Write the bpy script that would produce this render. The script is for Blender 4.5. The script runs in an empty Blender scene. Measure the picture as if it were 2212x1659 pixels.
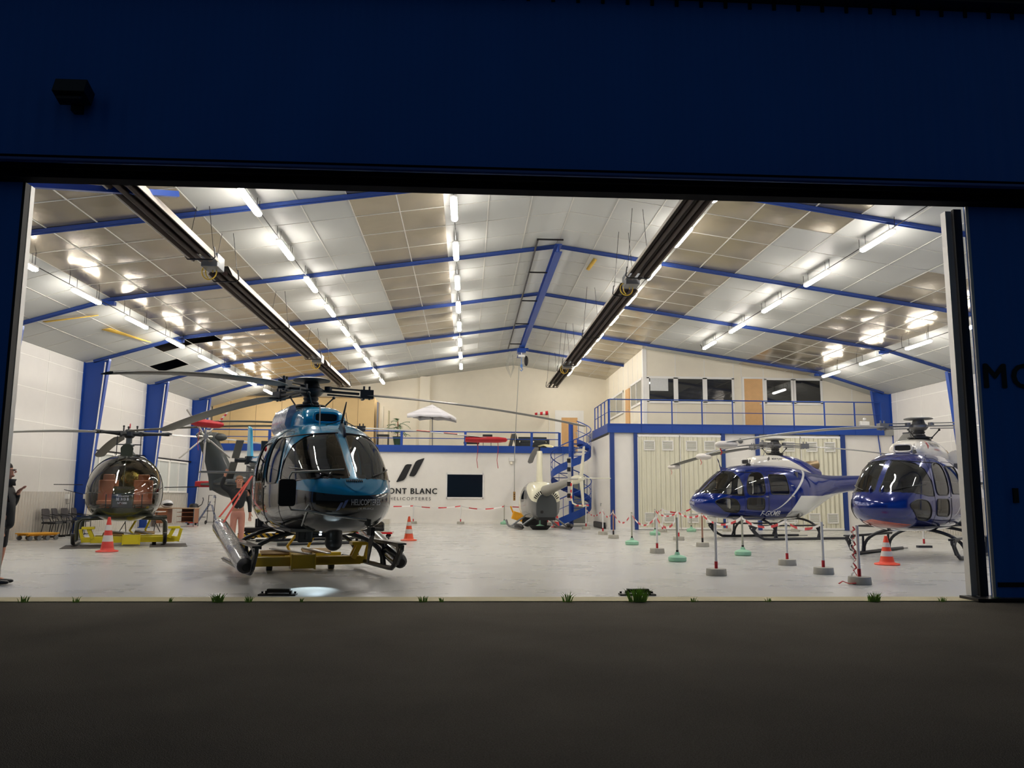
import bpy, bmesh, math, random
from mathutils import Vector, Matrix
from mathutils.bvhtree import BVHTree
random.seed(7)
PI = math.pi
SC = bpy.context.scene
COL = SC.collection
# ---------------- camera ----------------
cd = bpy.data.cameras.new('camera'); cam = bpy.data.objects.new('camera', cd); COL.objects.link(cam)
cam.matrix_world = Matrix(((0.998468, -0.013529, -0.053651, 0.0), (-0.054995, -0.136046, -0.989175, -10.85),
                           (0.006084, 0.99061, -0.136582, 1.35), (0, 0, 0, 1)))
cd.sensor_width = 36; cd.lens = 28.587; cd.clip_end = 300
SC.camera = cam
# ---------------- world, exposure ----------------
w = bpy.data.worlds.new('night'); SC.world = w; w.use_nodes = True
w.node_tree.nodes['Background'].inputs[0].default_value = (0.5, 0.72, 1.0, 1)
w.node_tree.nodes['Background'].inputs[1].default_value = 0.05
SC.view_settings.view_transform = 'Standard'; SC.view_settings.look = 'None'
SC.view_settings.gamma = 1; SC.view_settings.use_curve_mapping = False
SC.view_settings.exposure = 0.0
SC.cycles.max_bounces = 8; SC.cycles.transparent_max_bounces = 16
SC.cycles.sample_clamp_indirect = 4.0
LAMP = 76.0      # radiance of the fluorescent diffusers

# ---------------- node helpers ----------------
def srgb(r, g, b):
    f = lambda c: c / 255 / 12.92 if c / 255 <= 0.04045 else ((c / 255 + 0.055) / 1.055) ** 2.4
    return (f(r), f(g), f(b), 1)
MATS = {}
def mat(name, col=(0.8, 0.8, 0.8, 1), rough=0.5, metal=0.0, coat=0.0, emit=0.0, bump=None, var=0.0, vscale=3.0, spec=0.5):
    """bump=(scale, strength, distance); var = colour variation by procedural noise"""
    if name in MATS: return MATS[name]
    m = bpy.data.materials.new(name); m.use_nodes = True; MATS[name] = m
    nt = m.node_tree; b = nt.nodes['Principled BSDF']
    b.inputs['Base Color'].default_value = col; b.inputs['Roughness'].default_value = rough
    b.inputs['Metallic'].default_value = metal; b.inputs['Coat Weight'].default_value = coat
    b.inputs['Specular IOR Level'].default_value = spec
    b.inputs['Coat Roughness'].default_value = 0.03
    if emit:
        b.inputs['Emission Color'].default_value = col; b.inputs['Emission Strength'].default_value = emit
    tc = nt.nodes.new('ShaderNodeTexCoord')
    n = nt.nodes.new('ShaderNodeTexNoise'); n.inputs['Scale'].default_value = vscale; n.inputs['Detail'].default_value = 4
    nt.links.new(tc.outputs['Object'], n.inputs['Vector'])
    if not emit:
        r = nt.nodes.new('ShaderNodeMapRange'); v = var or 0.04
        r.inputs[3].default_value = 1 - v; r.inputs[4].default_value = 1 + v
        nt.links.new(n.outputs[0], r.inputs[0])
        mx = nt.nodes.new('ShaderNodeVectorMath'); mx.operation = 'SCALE'
        mx.inputs[0].default_value = col[:3]; nt.links.new(r.outputs[0], mx.inputs['Scale'])
        nt.links.new(mx.outputs[0], b.inputs['Base Color'])
    if bump:
        n2 = nt.nodes.new('ShaderNodeTexNoise'); n2.inputs['Scale'].default_value = bump[0]; n2.inputs['Detail'].default_value = 3
        nt.links.new(tc.outputs['Object'], n2.inputs['Vector'])
        bp = nt.nodes.new('ShaderNodeBump'); bp.inputs['Strength'].default_value = bump[1]; bp.inputs['Distance'].default_value = bump[2]
        nt.links.new(n2.outputs[0], bp.inputs['Height']); nt.links.new(bp.outputs[0], b.inputs['Normal'])
    return m
class NX:
    """tiny maths-node expression builder on object coordinates"""
    def __init__(s, m):
        s.nt = m.node_tree; t = s.nt.nodes.new('ShaderNodeTexCoord'); x = s.nt.nodes.new('ShaderNodeSeparateXYZ')
        s.nt.links.new(t.outputs['Object'], x.inputs[0]); s.x, s.y, s.z = x.outputs; s.obj = t.outputs['Object']
    def op(s, o, a, b=0.0, c=0.0):
        n = s.nt.nodes.new('ShaderNodeMath'); n.operation = o
        for i, v in enumerate((a, b, c)):
            if isinstance(v, (int, float)): n.inputs[i].default_value = v
            else: s.nt.links.new(v, n.inputs[i])
        return n.outputs[0]
    def lin(s, a, k, c): return s.op('MULTIPLY_ADD', a, k, c)
    def mix(s, fac, c1, c2):
        n = s.nt.nodes.new('ShaderNodeMix'); n.data_type = 'RGBA'
        s.nt.links.new(fac, n.inputs[0])
        for i, v in ((6, c1), (7, c2)):
            if isinstance(v, tuple): n.inputs[i].default_value = v
            else: s.nt.links.new(v, n.inputs[i])
        return n.outputs[2]
    def col(s, v): s.nt.links.new(v, s.nt.nodes['Principled BSDF'].inputs['Base Color'])
    def bump(s, h, strength, dist):
        b = s.nt.nodes.new('ShaderNodeBump'); b.inputs['Strength'].default_value = strength; b.inputs['Distance'].default_value = dist
        s.nt.links.new(h, b.inputs['Height']); s.nt.links.new(b.outputs[0], s.nt.nodes['Principled BSDF'].inputs['Normal'])
def glassmat(name, tint=(0.6, 0.62, 0.62, 1), rough=0.02, fac=0.25):
    """thin pane: tinted transparency with a fresnel gloss"""
    if name in MATS: return MATS[name]
    m = bpy.data.materials.new(name); m.use_nodes = True; nt = m.node_tree; MATS[name] = m
    nt.nodes.remove(nt.nodes['Principled BSDF']); out = nt.nodes['Material Output']
    t = nt.nodes.new('ShaderNodeBsdfTransparent'); t.inputs[0].default_value = tint
    g = nt.nodes.new('ShaderNodeBsdfGlossy'); g.inputs['Roughness'].default_value = rough; g.inputs[0].default_value = (1, 1, 1, 1)
    lw = nt.nodes.new('ShaderNodeFresnel'); lw.inputs[0].default_value = 1.5
    ad = nt.nodes.new('ShaderNodeMath'); ad.operation = 'MULTIPLY_ADD'; ad.inputs[1].default_value = 1.0; ad.inputs[2].default_value = fac * 0.1
    nt.links.new(lw.outputs[0], ad.inputs[0])
    mx = nt.nodes.new('ShaderNodeMixShader'); nt.links.new(ad.outputs[0], mx.inputs[0])
    nt.links.new(t.outputs[0], mx.inputs[1]); nt.links.new(g.outputs[0], mx.inputs[2]); nt.links.new(mx.outputs[0], out.inputs[0])
    return m

# ---------------- mesh helpers ----------------
class MB:
    def __init__(s): s.v = []; s.f = []; s.m = []
    def add(s, vs, fs, mi=0):
        o = len(s.v); s.v += [Vector(v) for v in vs]; s.f += [tuple(i + o for i in f) for f in fs]; s.m += [mi] * len(fs); return s
    def box(s, c, d, rz=0, ry=0, rx=0, mi=0):
        M = Matrix.Translation(c) @ Matrix.Rotation(rz, 4, 'Z') @ Matrix.Rotation(ry, 4, 'Y') @ Matrix.Rotation(rx, 4, 'X')
        x, y, z = d[0] / 2, d[1] / 2, d[2] / 2
        vs = [M @ Vector(p) for p in ((-x, -y, -z), (x, -y, -z), (x, y, -z), (-x, y, -z), (-x, -y, z), (x, -y, z), (x, y, z), (-x, y, z))]
        return s.add(vs, [(0, 3, 2, 1), (4, 5, 6, 7), (0, 1, 5, 4), (1, 2, 6, 5), (2, 3, 7, 6), (3, 0, 4, 7)], mi)
    def b2(s, a, b, mi=0):
        return s.box([(a[i] + b[i]) / 2 for i in range(3)], [abs(b[i] - a[i]) for i in range(3)], mi=mi)
    def bar(s, a, b, w, h, mi=0, up=(0, 0, 1)):
        a, b = Vector(a), Vector(b); d = (b - a).normalized(); u = Vector(up)
        if abs(d.dot(u)) > 0.98: u = Vector((1, 0, 0))
        r = d.cross(u).normalized() * w / 2; t = d.cross(r).normalized() * h / 2
        vs = [p + q for p in (a, b) for q in (r + t, -r + t, -r - t, r - t)]
        return s.add(vs, [(0, 1, 2, 3), (7, 6, 5, 4), (0, 4, 5, 1), (1, 5, 6, 2), (2, 6, 7, 3), (3, 7, 4, 0)], mi)
    def tube(s, pts, r, n=10, mi=0, cap=True, closed=False, flat=1.0):
        P = [Vector(p) for p in pts]; k = len(P); rs = r if isinstance(r, (list, tuple)) else [r] * k
        rings = []; prev = None
        for i in range(k):
            if closed: d = P[(i + 1) % k] - P[i - 1]
            else: d = P[min(i + 1, k - 1)] - P[max(i - 1, 0)]
            d.normalize()
            if prev is None:
                u = Vector((0, 0, 1)) if abs(d.z) < 0.9 else Vector((1, 0, 0))
                a = d.cross(u).normalized()
            else: a = (prev - d * prev.dot(d)).normalized()
            prev = a; b = d.cross(a)
            rings.append([P[i] + (a * math.cos(t * 2 * PI / n) + b * math.sin(t * 2 * PI / n) * flat) * rs[i] for t in range(n)])
        return s.loft(rings, cap and not closed, mi, closed)
    def cyl(s, a, b, r, r2=None, n=16, mi=0, cap=True): return s.tube([a, b], [r, r if r2 is None else r2], n, mi, cap)
    def loft(s, rings, cap=True, mi=0, closed=False):
        o = len(s.v); n = len(rings[0]); k = len(rings)
        for r in rings: s.v += [Vector(p) for p in r]
        for i in range(k if closed else k - 1):
            j = (i + 1) % k
            for t in range(n):
                u = (t + 1) % n; s.f.append((o + i * n + t, o + i * n + u, o + j * n + u, o + j * n + t)); s.m.append(mi)
        if cap:
            s.f.append(tuple(o + t for t in range(n))[::-1]); s.m.append(mi)
            s.f.append(tuple(o + (k - 1) * n + t for t in range(n))); s.m.append(mi)
        return s
    def lathe(s, prof, c=(0, 0, 0), n=24, mi=0, cap=True, axis='Z'):
        c = Vector(c); rings = []
        for r, h in prof:
            ring = []
            for t in range(n):
                a = t * 2 * PI / n; p = (r * math.cos(a), r * math.sin(a), h)
                if axis == 'X': p = (h, p[0], p[1])
                if axis == 'Y': p = (p[0], h, p[1])
                ring.append(c + Vector(p))
            rings.append(ring)
        return s.loft(rings, cap, mi)
    def prism(s, poly, a, b, axis='Y', mi=0):
        """2-D polygon extruded from a to b along axis; poly in the other two coordinates in order"""
        def P(p, t): return {'Y': (p[0], t, p[1]), 'X': (t, p[0], p[1]), 'Z': (p[0], p[1], t)}[axis]
        n = len(poly); vs = [P(p, a) for p in poly] + [P(p, b) for p in poly]
        fs = [tuple(range(n)), tuple(range(2 * n - 1, n - 1, -1))] + [(i, i + n, (i + 1) % n + n, (i + 1) % n) for i in range(n)]
        return s.add(vs, fs, mi)
    def sphere(s, c, r, nu=16, nv=10, mi=0):
        rx, ry, rz = (r, r, r) if isinstance(r, (int, float)) else r
        c = Vector(c); rings = []
        for i in range(nv + 1):
            p = PI * (i / nv); q = max(math.sin(p), 0.001)
            rings.append([c + Vector((rx * q * math.cos(2 * PI * t / nu), ry * q * math.sin(2 * PI * t / nu), -rz * math.cos(p))) for t in range(nu)])
        return s.loft(rings, True, mi)
    def build(s, name, mats, parent=None, smooth=True, ang=38, fixn=True, bevel=0, subd=0, solid=0):
        me = bpy.data.meshes.new(name); me.from_pydata([tuple(v) for v in s.v], [], s.f)
        for m in (mats if isinstance(mats, (list, tuple)) else [mats]): me.materials.append(m)
        if len(me.polygons) == len(s.m): me.polygons.foreach_set('material_index', s.m)
        if fixn:
            bm = bmesh.new(); bm.from_mesh(me); bmesh.ops.recalc_face_normals(bm, faces=bm.faces); bm.to_mesh(me); bm.free()
        if smooth:
            me.shade_smooth()
            try: me.set_sharp_from_angle(angle=math.radians(ang))
            except Exception: pass
        o = bpy.data.objects.new(name, me); COL.objects.link(o)
        if parent: o.parent = parent
        if bevel:
            md = o.modifiers.new('b', 'BEVEL'); md.width = bevel; md.segments = 2; md.limit_method = 'ANGLE'
        if solid:
            md = o.modifiers.new('s', 'SOLIDIFY'); md.thickness = solid
        if subd:
            md = o.modifiers.new('u', 'SUBSURF'); md.levels = subd; md.render_levels = subd
        return o
def pieces(m, name, mats, parent=None, margin=0.004, **k):
    """every separate piece of the mesh builder becomes an object of its own (pieces that touch stay together)"""
    par = list(range(len(m.v)))
    def fd(i):
        while par[i] != i: par[i] = par[par[i]]; i = par[i]
        return i
    for f in m.f:
        for i in f[1:]: par[fd(i)] = fd(f[0])
    comp = {}
    for fi, f in enumerate(m.f): comp.setdefault(fd(f[0]), []).append(fi)
    bb = []
    for c in comp.values():
        vs = [m.v[i] for fi in c for i in m.f[fi]]
        bb.append([[min(v[a] for v in vs) - margin for a in range(3)], [max(v[a] for v in vs) + margin for a in range(3)], list(c)])
    ch = True
    while ch:
        ch = False
        for i in range(len(bb)):
            for j in range(i + 1, len(bb)):
                if all(bb[i][0][a] <= bb[j][1][a] and bb[j][0][a] <= bb[i][1][a] for a in range(3)):
                    bb[i] = [[min(bb[i][0][a], bb[j][0][a]) for a in range(3)], [max(bb[i][1][a], bb[j][1][a]) for a in range(3)], bb[i][2] + bb[j][2]]
                    del bb[j]; ch = True; break
            if ch: break
    out = []
    for _, _, fs in bb:
        q = MB(); idx = {}
        for fi in fs:
            g = []
            for i in m.f[fi]:
                if i not in idx: idx[i] = len(q.v); q.v.append(m.v[i])
                g.append(idx[i])
            q.f.append(tuple(g)); q.m.append(m.m[fi])
        out.append(q.build(name, mats, parent, **k))
    return out
def tag(o, label=None, cat=None, group=None, kind=None):
    for k, v in (('label', label), ('category', cat), ('group', group), ('kind', kind)):
        if v: o[k] = v
    return o
def thing(name, label, cat, loc=(0, 0, 0), rz=0, group=None):
    o = bpy.data.objects.new(name, None); COL.objects.link(o); o.location = loc; o.rotation_euler = (0, 0, rz); o.empty_display_size = 0.2
    return tag(o, label, cat, group)
KIDS = {}
def copy_tree(o, loc=None, rz=None, label=None, group=None, parent=None):
    c = o.copy(); COL.objects.link(c)
    c.parent = parent
    if loc is not None: c.location = loc
    if rz is not None: c.rotation_euler = (0, 0, rz)
    if label: c['label'] = label
    if group: c['group'] = group
    for ch in [x for x in COL.objects if x.parent == o]: copy_tree(ch, parent=c)
    return c
def struct(o, label=None):
    o['kind'] = 'structure'
    if label: o['label'] = label
    return o
def text_mesh(txt, size, bold=0.0, space=1.0, shear=0.0):
    """returns (verts2d, faces) of filled lettering with its left edge on x=0 and its foot on y=0"""
    cu = bpy.data.curves.new('t', 'FONT'); cu.body = txt; cu.size = size; cu.offset = bold; cu.space_character = space; cu.shear = shear
    cu.resolution_u = 3
    ob = bpy.data.objects.new('t', cu); COL.objects.link(ob); dg = bpy.context.evaluated_depsgraph_get(); dg.update()
    me = bpy.data.meshes.new_from_object(ob.evaluated_get(dg)); COL.objects.unlink(ob); bpy.data.objects.remove(ob)
    vs = [(v.co.x, v.co.y) for v in me.vertices]; fs = [tuple(p.vertices) for p in me.polygons]
    bpy.data.meshes.remove(me)
    x0 = min(v[0] for v in vs); y0 = min(v[1] for v in vs)
    return [(a - x0, b - y0) for a, b in vs], fs
def flat_text(name, txt, w, h, at, material, parent, ux=(1, 0, 0), uy=(0, 0, 1), off=(0, -1, 0), bold=0.0, space=1.0, shear=0.0, thick=0.004, heavy=0):
    """lettering fitted to w x h, its lower left corner at `at`, raised slightly along `off`"""
    vs, fs = text_mesh(txt, 1.0, bold, space, shear)
    W = max(v[0] for v in vs); H = max(v[1] for v in vs); A = Vector(at); U = Vector(ux); V = Vector(uy); O = Vector(off)
    m = MB()
    for i, (dx, dz) in enumerate(((0, 0),) if not heavy else ((0, 0), (heavy, 0), (-heavy, 0), (0, heavy * .6), (0, -heavy * .6))):
        m.add([A + U * (v[0] / W * w + dx) + V * (v[1] / H * h + dz) + O * (thick + .0004 * i) for v in vs], fs)
    return m.build(name, material, parent, smooth=False, fixn=False)
def logo_polys():
    # two leaning bars: left one lower, right one higher (unit box 1 x 1)
    a = [(0, 0), (.27, .085), (.34, .18), (.56, .74), (.38, .74), (.31, .695)]
    b = [(.45, .26), (.63, .235), (.70, .32), (1.0, 1.0), (.74, .905), (.67, .835)]
    return [a, b]
# ================= materials of the building =================
white_wall = mat('white_wall_panel', srgb(214, 211, 206), 0.45, bump=(2.0, 0.05, 0.02))
cream_wall = mat('cream_wall', srgb(232, 224, 204), 0.6)
low_wall = mat('plaster_wall', srgb(236, 232, 224), 0.55, bump=(1.5, 0.04, 0.02))
blue_steel = mat('blue_painted_steel', srgb(8, 62, 148), 0.45, coat=0.05, var=0.08)
dark_steel = mat('dark_steel', srgb(38, 36, 36), 0.45, 0.5)
black = mat('black_plastic', srgb(20, 20, 21), 0.4)
rubber = mat('black_rubber', srgb(14, 14, 15), 0.7)
alu = mat('brushed_aluminium', srgb(190, 190, 186), 0.3, 0.9)
steelgrey = mat('grey_steel', srgb(120, 122, 124), 0.35, 0.8)
oak = mat('oak_veneer', srgb(214, 168, 112), 0.5, var=0.12, vscale=6)
tan = mat('tan_board', srgb(214, 184, 132), 0.65, var=0.06)
grille = mat('vent_grille', srgb(170, 168, 150), 0.5)
joint = mat('panel_joint', srgb(236, 234, 228), 0.5)
def facade_mat():
    m = mat('blue_cladding', srgb(10, 112, 212), 0.55, var=0.10, vscale=0.6); n = NX(m)
    wv = n.op('SINE', n.lin(n.x, 2 * PI / 0.25, 0)); n.bump(wv, 0.5, 0.02); return m
facade = facade_mat()
def corr_mat(name, col, pitch, axis='y'):
    m = mat(name, col, 0.5); n = NX(m)
    wv = n.op('SINE', n.lin(getattr(n, axis), 2 * PI / pitch, 0)); n.bump(wv, 0.9, 0.03); return m
def floor_mat():
    m = mat('painted_concrete_floor', srgb(150, 154, 151), 0.28, spec=0.5); n = NX(m); nt = m.node_tree
    big = nt.nodes.new('ShaderNodeTexNoise'); big.inputs['Scale'].default_value = 0.35; big.inputs['Detail'].default_value = 6; big.inputs['Roughness'].default_value = 0.6
    nt.links.new(n.obj, big.inputs['Vector'])
    mp = nt.nodes.new('ShaderNodeMapping'); mp.inputs['Scale'].default_value = (0.7, 1.3, 1); nt.links.new(n.obj, mp.inputs[0])
    st = nt.nodes.new('ShaderNodeTexNoise'); st.inputs['Scale'].default_value = 1.1; st.inputs['Detail'].default_value = 5
    nt.links.new(mp.outputs[0], st.inputs['Vector'])
    f = n.op('MULTIPLY', big.outputs[0], 0.6); f2 = n.lin(st.outputs[0], 0.4, 0); s = n.op('ADD', f, f2)
    r = nt.nodes.new('ShaderNodeMapRange'); r.inputs[1].default_value = 0.35; r.inputs[2].default_value = 0.65; nt.links.new(s, r.inputs[0])
    n.col(n.mix(r.outputs[0], srgb(186, 186, 182), srgb(198, 197, 190)))
    rr = nt.nodes.new('ShaderNodeMapRange'); rr.inputs[1].default_value = .3; rr.inputs[2].default_value = .7; rr.inputs[3].default_value = 0.26; rr.inputs[4].default_value = 0.31
    nt.links.new(st.outputs[0], rr.inputs[0]); nt.links.new(rr.outputs[0], nt.nodes['Principled BSDF'].inputs['Roughness'])
    n.bump(st.outputs[0], 0.03, 0.01); return m
def asphalt_mat():
    m = mat('asphalt', srgb(60, 58, 56), 0.95, spec=0.12); n = NX(m); nt = m.node_tree
    a = nt.nodes.new('ShaderNodeTexNoise'); a.inputs['Scale'].default_value = 90; a.inputs['Detail'].default_value = 4; nt.links.new(n.obj, a.inputs['Vector'])
    b = nt.nodes.new('ShaderNodeTexNoise'); b.inputs['Scale'].default_value = 0.7; b.inputs['Detail'].default_value = 5; nt.links.new(n.obj, b.inputs['Vector'])
    vo = nt.nodes.new('ShaderNodeTexVoronoi'); vo.inputs['Scale'].default_value = 120; nt.links.new(n.obj, vo.inputs['Vector'])
    s = n.op('ADD', n.lin(a.outputs[0], 0.9, 0), n.lin(b.outputs[0], 0.5, -0.2))
    n.col(n.mix(s, srgb(40, 38, 35), srgb(118, 111, 100)))
    n.bump(vo.outputs[0], 0.9, 0.006); return m
def ceil_mats():
    w_ = mat('white_ceiling_panel', srgb(190, 192, 188), 0.5, 0.0, bump=(0.9, 0.12, 0.05), var=0.04, vscale=0.8)
    g_ = mat('foil_ceiling_panel', srgb(172, 162, 142), 0.24, 0.75, bump=(0.7, 0.25, 0.10), var=0.10, vscale=0.5)
    return w_, g_
ceil_white, ceil_foil = ceil_mats()
roofdark = mat('roof_void', srgb(70, 60, 52), 0.9)

# ================= building shell =================
XR0, HW, ZE, KX, ZK, ZRG = 2.524, 15.708, 5.82, 12.571, 6.781, 8.617
XL, XRR, YB = XR0 - HW, XR0 + HW, 34.07
def zroof(x):
    d = abs(x - XR0)
    return ZRG - (ZRG - ZK) / KX * d if d < KX else ZK - (ZK - ZE) / (HW - KX) * (d - KX)
FR = [0.80, 6.38, 11.963, 17.547, 23.131, 28.715]       # portal frames
# floor, sill, asphalt
m = MB(); m.b2((XL, 0.42, -0.2), (XRR, YB, 0)); struct(m.build('floor', floor_mat(), smooth=False), 'grey painted concrete hangar floor')
m = MB(); m.b2((-14.5, -0.02, -0.2), (20, 0.42, 0.0)); struct(m.build('trim_1', mat('sill_concrete', srgb(196, 186, 150), 0.8, var=0.25, vscale=2, bump=(9, .3, .01)), smooth=False), 'pale concrete sill strip across the hangar opening')
m = MB(); m.b2((-30, -30, -0.2), (35, -0.02, -0.012)); struct(m.build('ground', asphalt_mat(), smooth=False), 'dark asphalt apron in front of the hangar')
# ceiling: panels in rows between the frames; a few panels are missing
xs = [XL]
x = XR0 - KX; xs += [XL + 1.05, XL + 2.1, x]
foil = set(); step = KX / 12
xs += [XR0 - KX + step * i for i in range(1, 25)] + [XR0 + KX + 1.05, XR0 + KX + 2.1, XRR]
ys = [0.3]
for a, b in zip(FR, FR[1:] + [YB]): ys += [a + (b - a) * i / 4 for i in range(4)]
ys.append(YB)
def is_foil(xc, yc):
    if -9.9 < xc < -6.0: return True
    if -2.8 < xc < -0.65 and yc < 24.6: return True
    if 5.6 < xc < 7.75: return True
    if 7.75 < xc < 8.8 and yc < 7.5: return True
    if 11.8 < xc < 15.1 and yc > 9: return True
    return False
holes = [(-11.6, 21.5), (-10.6, 18.5), (-9.5, 18.5)]
m = MB()
for i in range(len(xs) - 1):
    for j in range(len(ys) - 1):
        x0, x1, y0, y1 = xs[i], xs[i + 1], ys[j], ys[j + 1]; xc, yc = (x0 + x1) / 2, (y0 + y1) / 2
        if y1 - y0 < 0.02: continue
        if any(x0 < hx < x1 and y0 < hy < y1 for hx, hy in holes): continue
        f = is_foil(xc, yc); sag = (0.05 * random.random() if f else 0.018 * random.random())
        n = 6; vs = []; g = .012
        for a in range(n + 1):
            for b in range(n + 1):
                u, v = a / n, b / n; X = x0 + g + (x1 - x0 - 2 * g) * u; Y = y0 + g + (y1 - y0 - 2 * g) * v
                bulge = sag * math.sin(PI * u) * math.sin(PI * v)
                vs.append((X, Y, zroof(X) - bulge))
        fs = [(a * (n + 1) + b, (a + 1) * (n + 1) + b, (a + 1) * (n + 1) + b + 1, a * (n + 1) + b + 1) for a in range(n) for b in range(n)]
        m.add(vs, fs, 1 if f else 0)
ceil = struct(m.build('ceiling', [ceil_white, ceil_foil], ang=60, fixn=False), 'sloping hangar ceiling of white and foil faced insulation panels')
g_ = MB()
for X in xs[1:-1]: g_.bar((X, 0.3, zroof(X) - 0.005), (X, YB, zroof(X) - 0.003), 0.024, 0.012)
for Y in ys[1:-1]:
    for a, b in ((XL, XR0 - KX), (XR0 - KX, XR0), (XR0, XR0 + KX), (XR0 + KX, XRR)):
        g_.bar((a, Y, zroof(a) - 0.004), (b, Y, zroof(b) - 0.003), 0.02, 0.01)
g_.build('ceiling_grid', mat('grid_strip', srgb(206, 204, 196), .5), ceil, smooth=False)
m = MB()
for a, b in ((XL - .3, XR0), (XR0, XRR + .3)):
    za, zb = (zroof(XR0 - KX) - .9 if a < XR0 else ZRG) + .6, (ZRG if a < XR0 else ZK - .9) + .6
    m.add([(a, 0.2, za), (b, 0.2, zb), (b, YB + .2, zb), (a, YB + .2, za), (a, 0.2, za + .1), (b, 0.2, zb + .1), (b, YB + .2, zb + .1), (a, YB + .2, za + .1)],
          [(0, 1, 2, 3), (7, 6, 5, 4), (0, 4, 5, 1), (1, 5, 6, 2), (2, 6, 7, 3), (3, 7, 4, 0)])
struct(m.build('roof', roofdark, smooth=False), 'roof deck above the ceiling panels')
# loose torn panel edges with yellow insulation
yel = mat('yellow_insulation', srgb(226, 186, 84), 0.9, var=.2)
m = MB()
m.add([(-11.3, 14.4, zroof(-11.3) - .03), (-11.0, 14.3, zroof(-11) - .10), (-10.75, 16.9, zroof(-10.75) - .12), (-10.9, 17.0, zroof(-10.9) - .03)], [(0, 1, 2, 3)])
m.add([(-12.0, 12.3, zroof(-12) - .03), (-11.9, 12.3, zroof(-11.9) - .08), (-10.75, 12.9, zroof(-10.75) - .08), (-10.8, 13.0, zroof(-10.8) - .03)], [(0, 1, 2, 3)])
m.add([(3.7, 12.6, zroof(3.7) - .02), (3.8, 12.6, zroof(3.8) - .05), (3.75, 13.8, zroof(3.7) - .05), (3.65, 13.8, zroof(3.6) - .02)], [(0, 1, 2, 3)])
for q in pieces(m, 'torn_edge', yel, ceil, fixn=False, solid=0.02): q['label'] = 'torn strip of yellow insulation'
# side walls
lower = corr_mat('corrugated_lining', srgb(206, 200, 188), 0.16)
def side_wall(name, X, s, label):
    m = MB()
    m.b2((X, 0, 1.4), (X - s * .2, YB, ZE)); o = struct(m.build(name, white_wall, smooth=False), label)
    m = MB(); m.b2((X + s * .03, 0.3, 0), (X - s * .2, YB, 1.4)); m.build('corrugated_dado', lower, o, smooth=False)
    m = MB()
    for z in (2.45, 3.5, 4.5, 5.45): m.b2((X + s * .006, .3, z - .014), (X, YB, z + .014))
    y = .3
    while y < YB:
        m.b2((X + s * .006, y - .014, 2.45 if y > FR[3] else 1.4), (X, y + .014, ZE)); y += 1.86
    m.build('panel_joints', joint, o, smooth=False)
    return o
wl = side_wall('wall_left', XL, 1, 'white panelled left wall above corrugated lining')
wr = side_wall('wall_right', XRR, -1, 'white panelled right wall above corrugated lining')
# band of frosted windows in the left wall, third to fifth bays
frost = mat('frosted_glazing', srgb(196, 200, 196), 0.3, var=.06)
m = MB(); m.b2((XL + .05, FR[3], 2.83), (XL + .09, FR[5], 2.9)); m.build('lintel_strip', dark_steel, wl, smooth=False)
k = 0
for i, (a, b) in enumerate(((17.9, 20.2), (20.3, 22.8), (23.5, 25.9), (26.0, 28.3))):
    o = MB(); yy = [a, (a + b) / 2, b]
    for y in yy: o.b2((XL + .0, y - .04, 1.45), (XL + .08, y + .04, 2.8))
    for z in (1.45, 2.8): o.b2((XL, a, z - .04), (XL + .09, b, z + .04))
    ob = struct(o.build('window_%d' % (i + 1), joint, smooth=False), 'frosted window in the left wall')
    p = MB(); p.b2((XL + .01, a, 1.45), (XL + .03, b, 2.8)); p.build('pane', frost, ob, smooth=False)
# back wall (upper), gable shaped
m = MB(); m.prism([(XL, 0), (XRR, 0), (XRR, ZE), (XR0 + KX, ZK), (XR0, ZRG), (XR0 - KX, ZK), (XL, ZE)], YB, YB + .2)
wb = struct(m.build('wall_back', cream_wall, smooth=False), 'cream back gable wall')
m = MB(); m.b2((-2.66, YB - .25, 3.8), (-2.1, YB, zroof(-2.4) - .02)); m.build('pilaster', cream_wall, wb, smooth=False)
# lower wall beneath the left mezzanine
m = MB(); m.b2((XL, 29.38, 0), (6.9, 29.5, 3.55)); m.b2((XL, 29.34, 0), (6.9, 29.38, .1))
wlow = struct(m.build('wall_low', low_wall, smooth=False), 'off-white wall under the rear mezzanine')
# storage block below the right mezzanine and its cabin above
m = MB()
m.b2((5.95, 23.1, 0), (XRR, 23.2, 4.05)); m.b2((5.95, 23.2, 0), (6.05, 29.4, 3.95))
ws = struct(m.build('wall_storage', low_wall, smooth=False), 'white storage room walls under the right mezzanine')
m = MB(); m.b2((5.93, 23.06, 0), (7.0, 23.1, .1)); m.b2((5.91, 23.1, 0), (5.95, 29.3, .1)); struct(m.build('baseboard_storage', joint, smooth=False))
m = MB()
X0, X1, Y0 = 7.71, XRR, 24.28
m.prism([(X0, 4.37), (X1, 4.37), (X1, ZE), (XR0 + KX, ZK), (X0, zroof(X0))], Y0, Y0 + .1)
m.prism([(Y0, 4.37), (YB, 4.37), (YB, zroof(X0)), (Y0, zroof(X0))], X0, X0 + .1, 'X')
wo = struct(m.build('wall_cabin', cream_wall, smooth=False), 'cream partition walls of the upstairs cabin')
m = MB()
for x in (9.14, 10.44, 11.75, 12.1, 13.1, 14.43, 15.75, 17.1): m.b2((x - .012, Y0 - .006, 4.4), (x + .012, Y0, zroof(x) - .02))
for y in (25.5, 26.6, 27.7, 28.9, 30.2, 31.6, 33): m.b2((X0 - .006, y - .012, 4.4), (X0, y + .012, zroof(X0) - .02))
m.b2((X0 - .03, Y0 - .03, 4.37), (X0 + .14, Y0, zroof(X0) - .01)); m.b2((X0 - .03, Y0, 4.37), (X0, Y0 + .12, zroof(X0) - .01))
m.build('panel_joints', joint, wo, smooth=False)
dglass = mat('dark_window_glass', srgb(44, 44, 42), 0.03, spec=0.9)
k = 5
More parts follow.
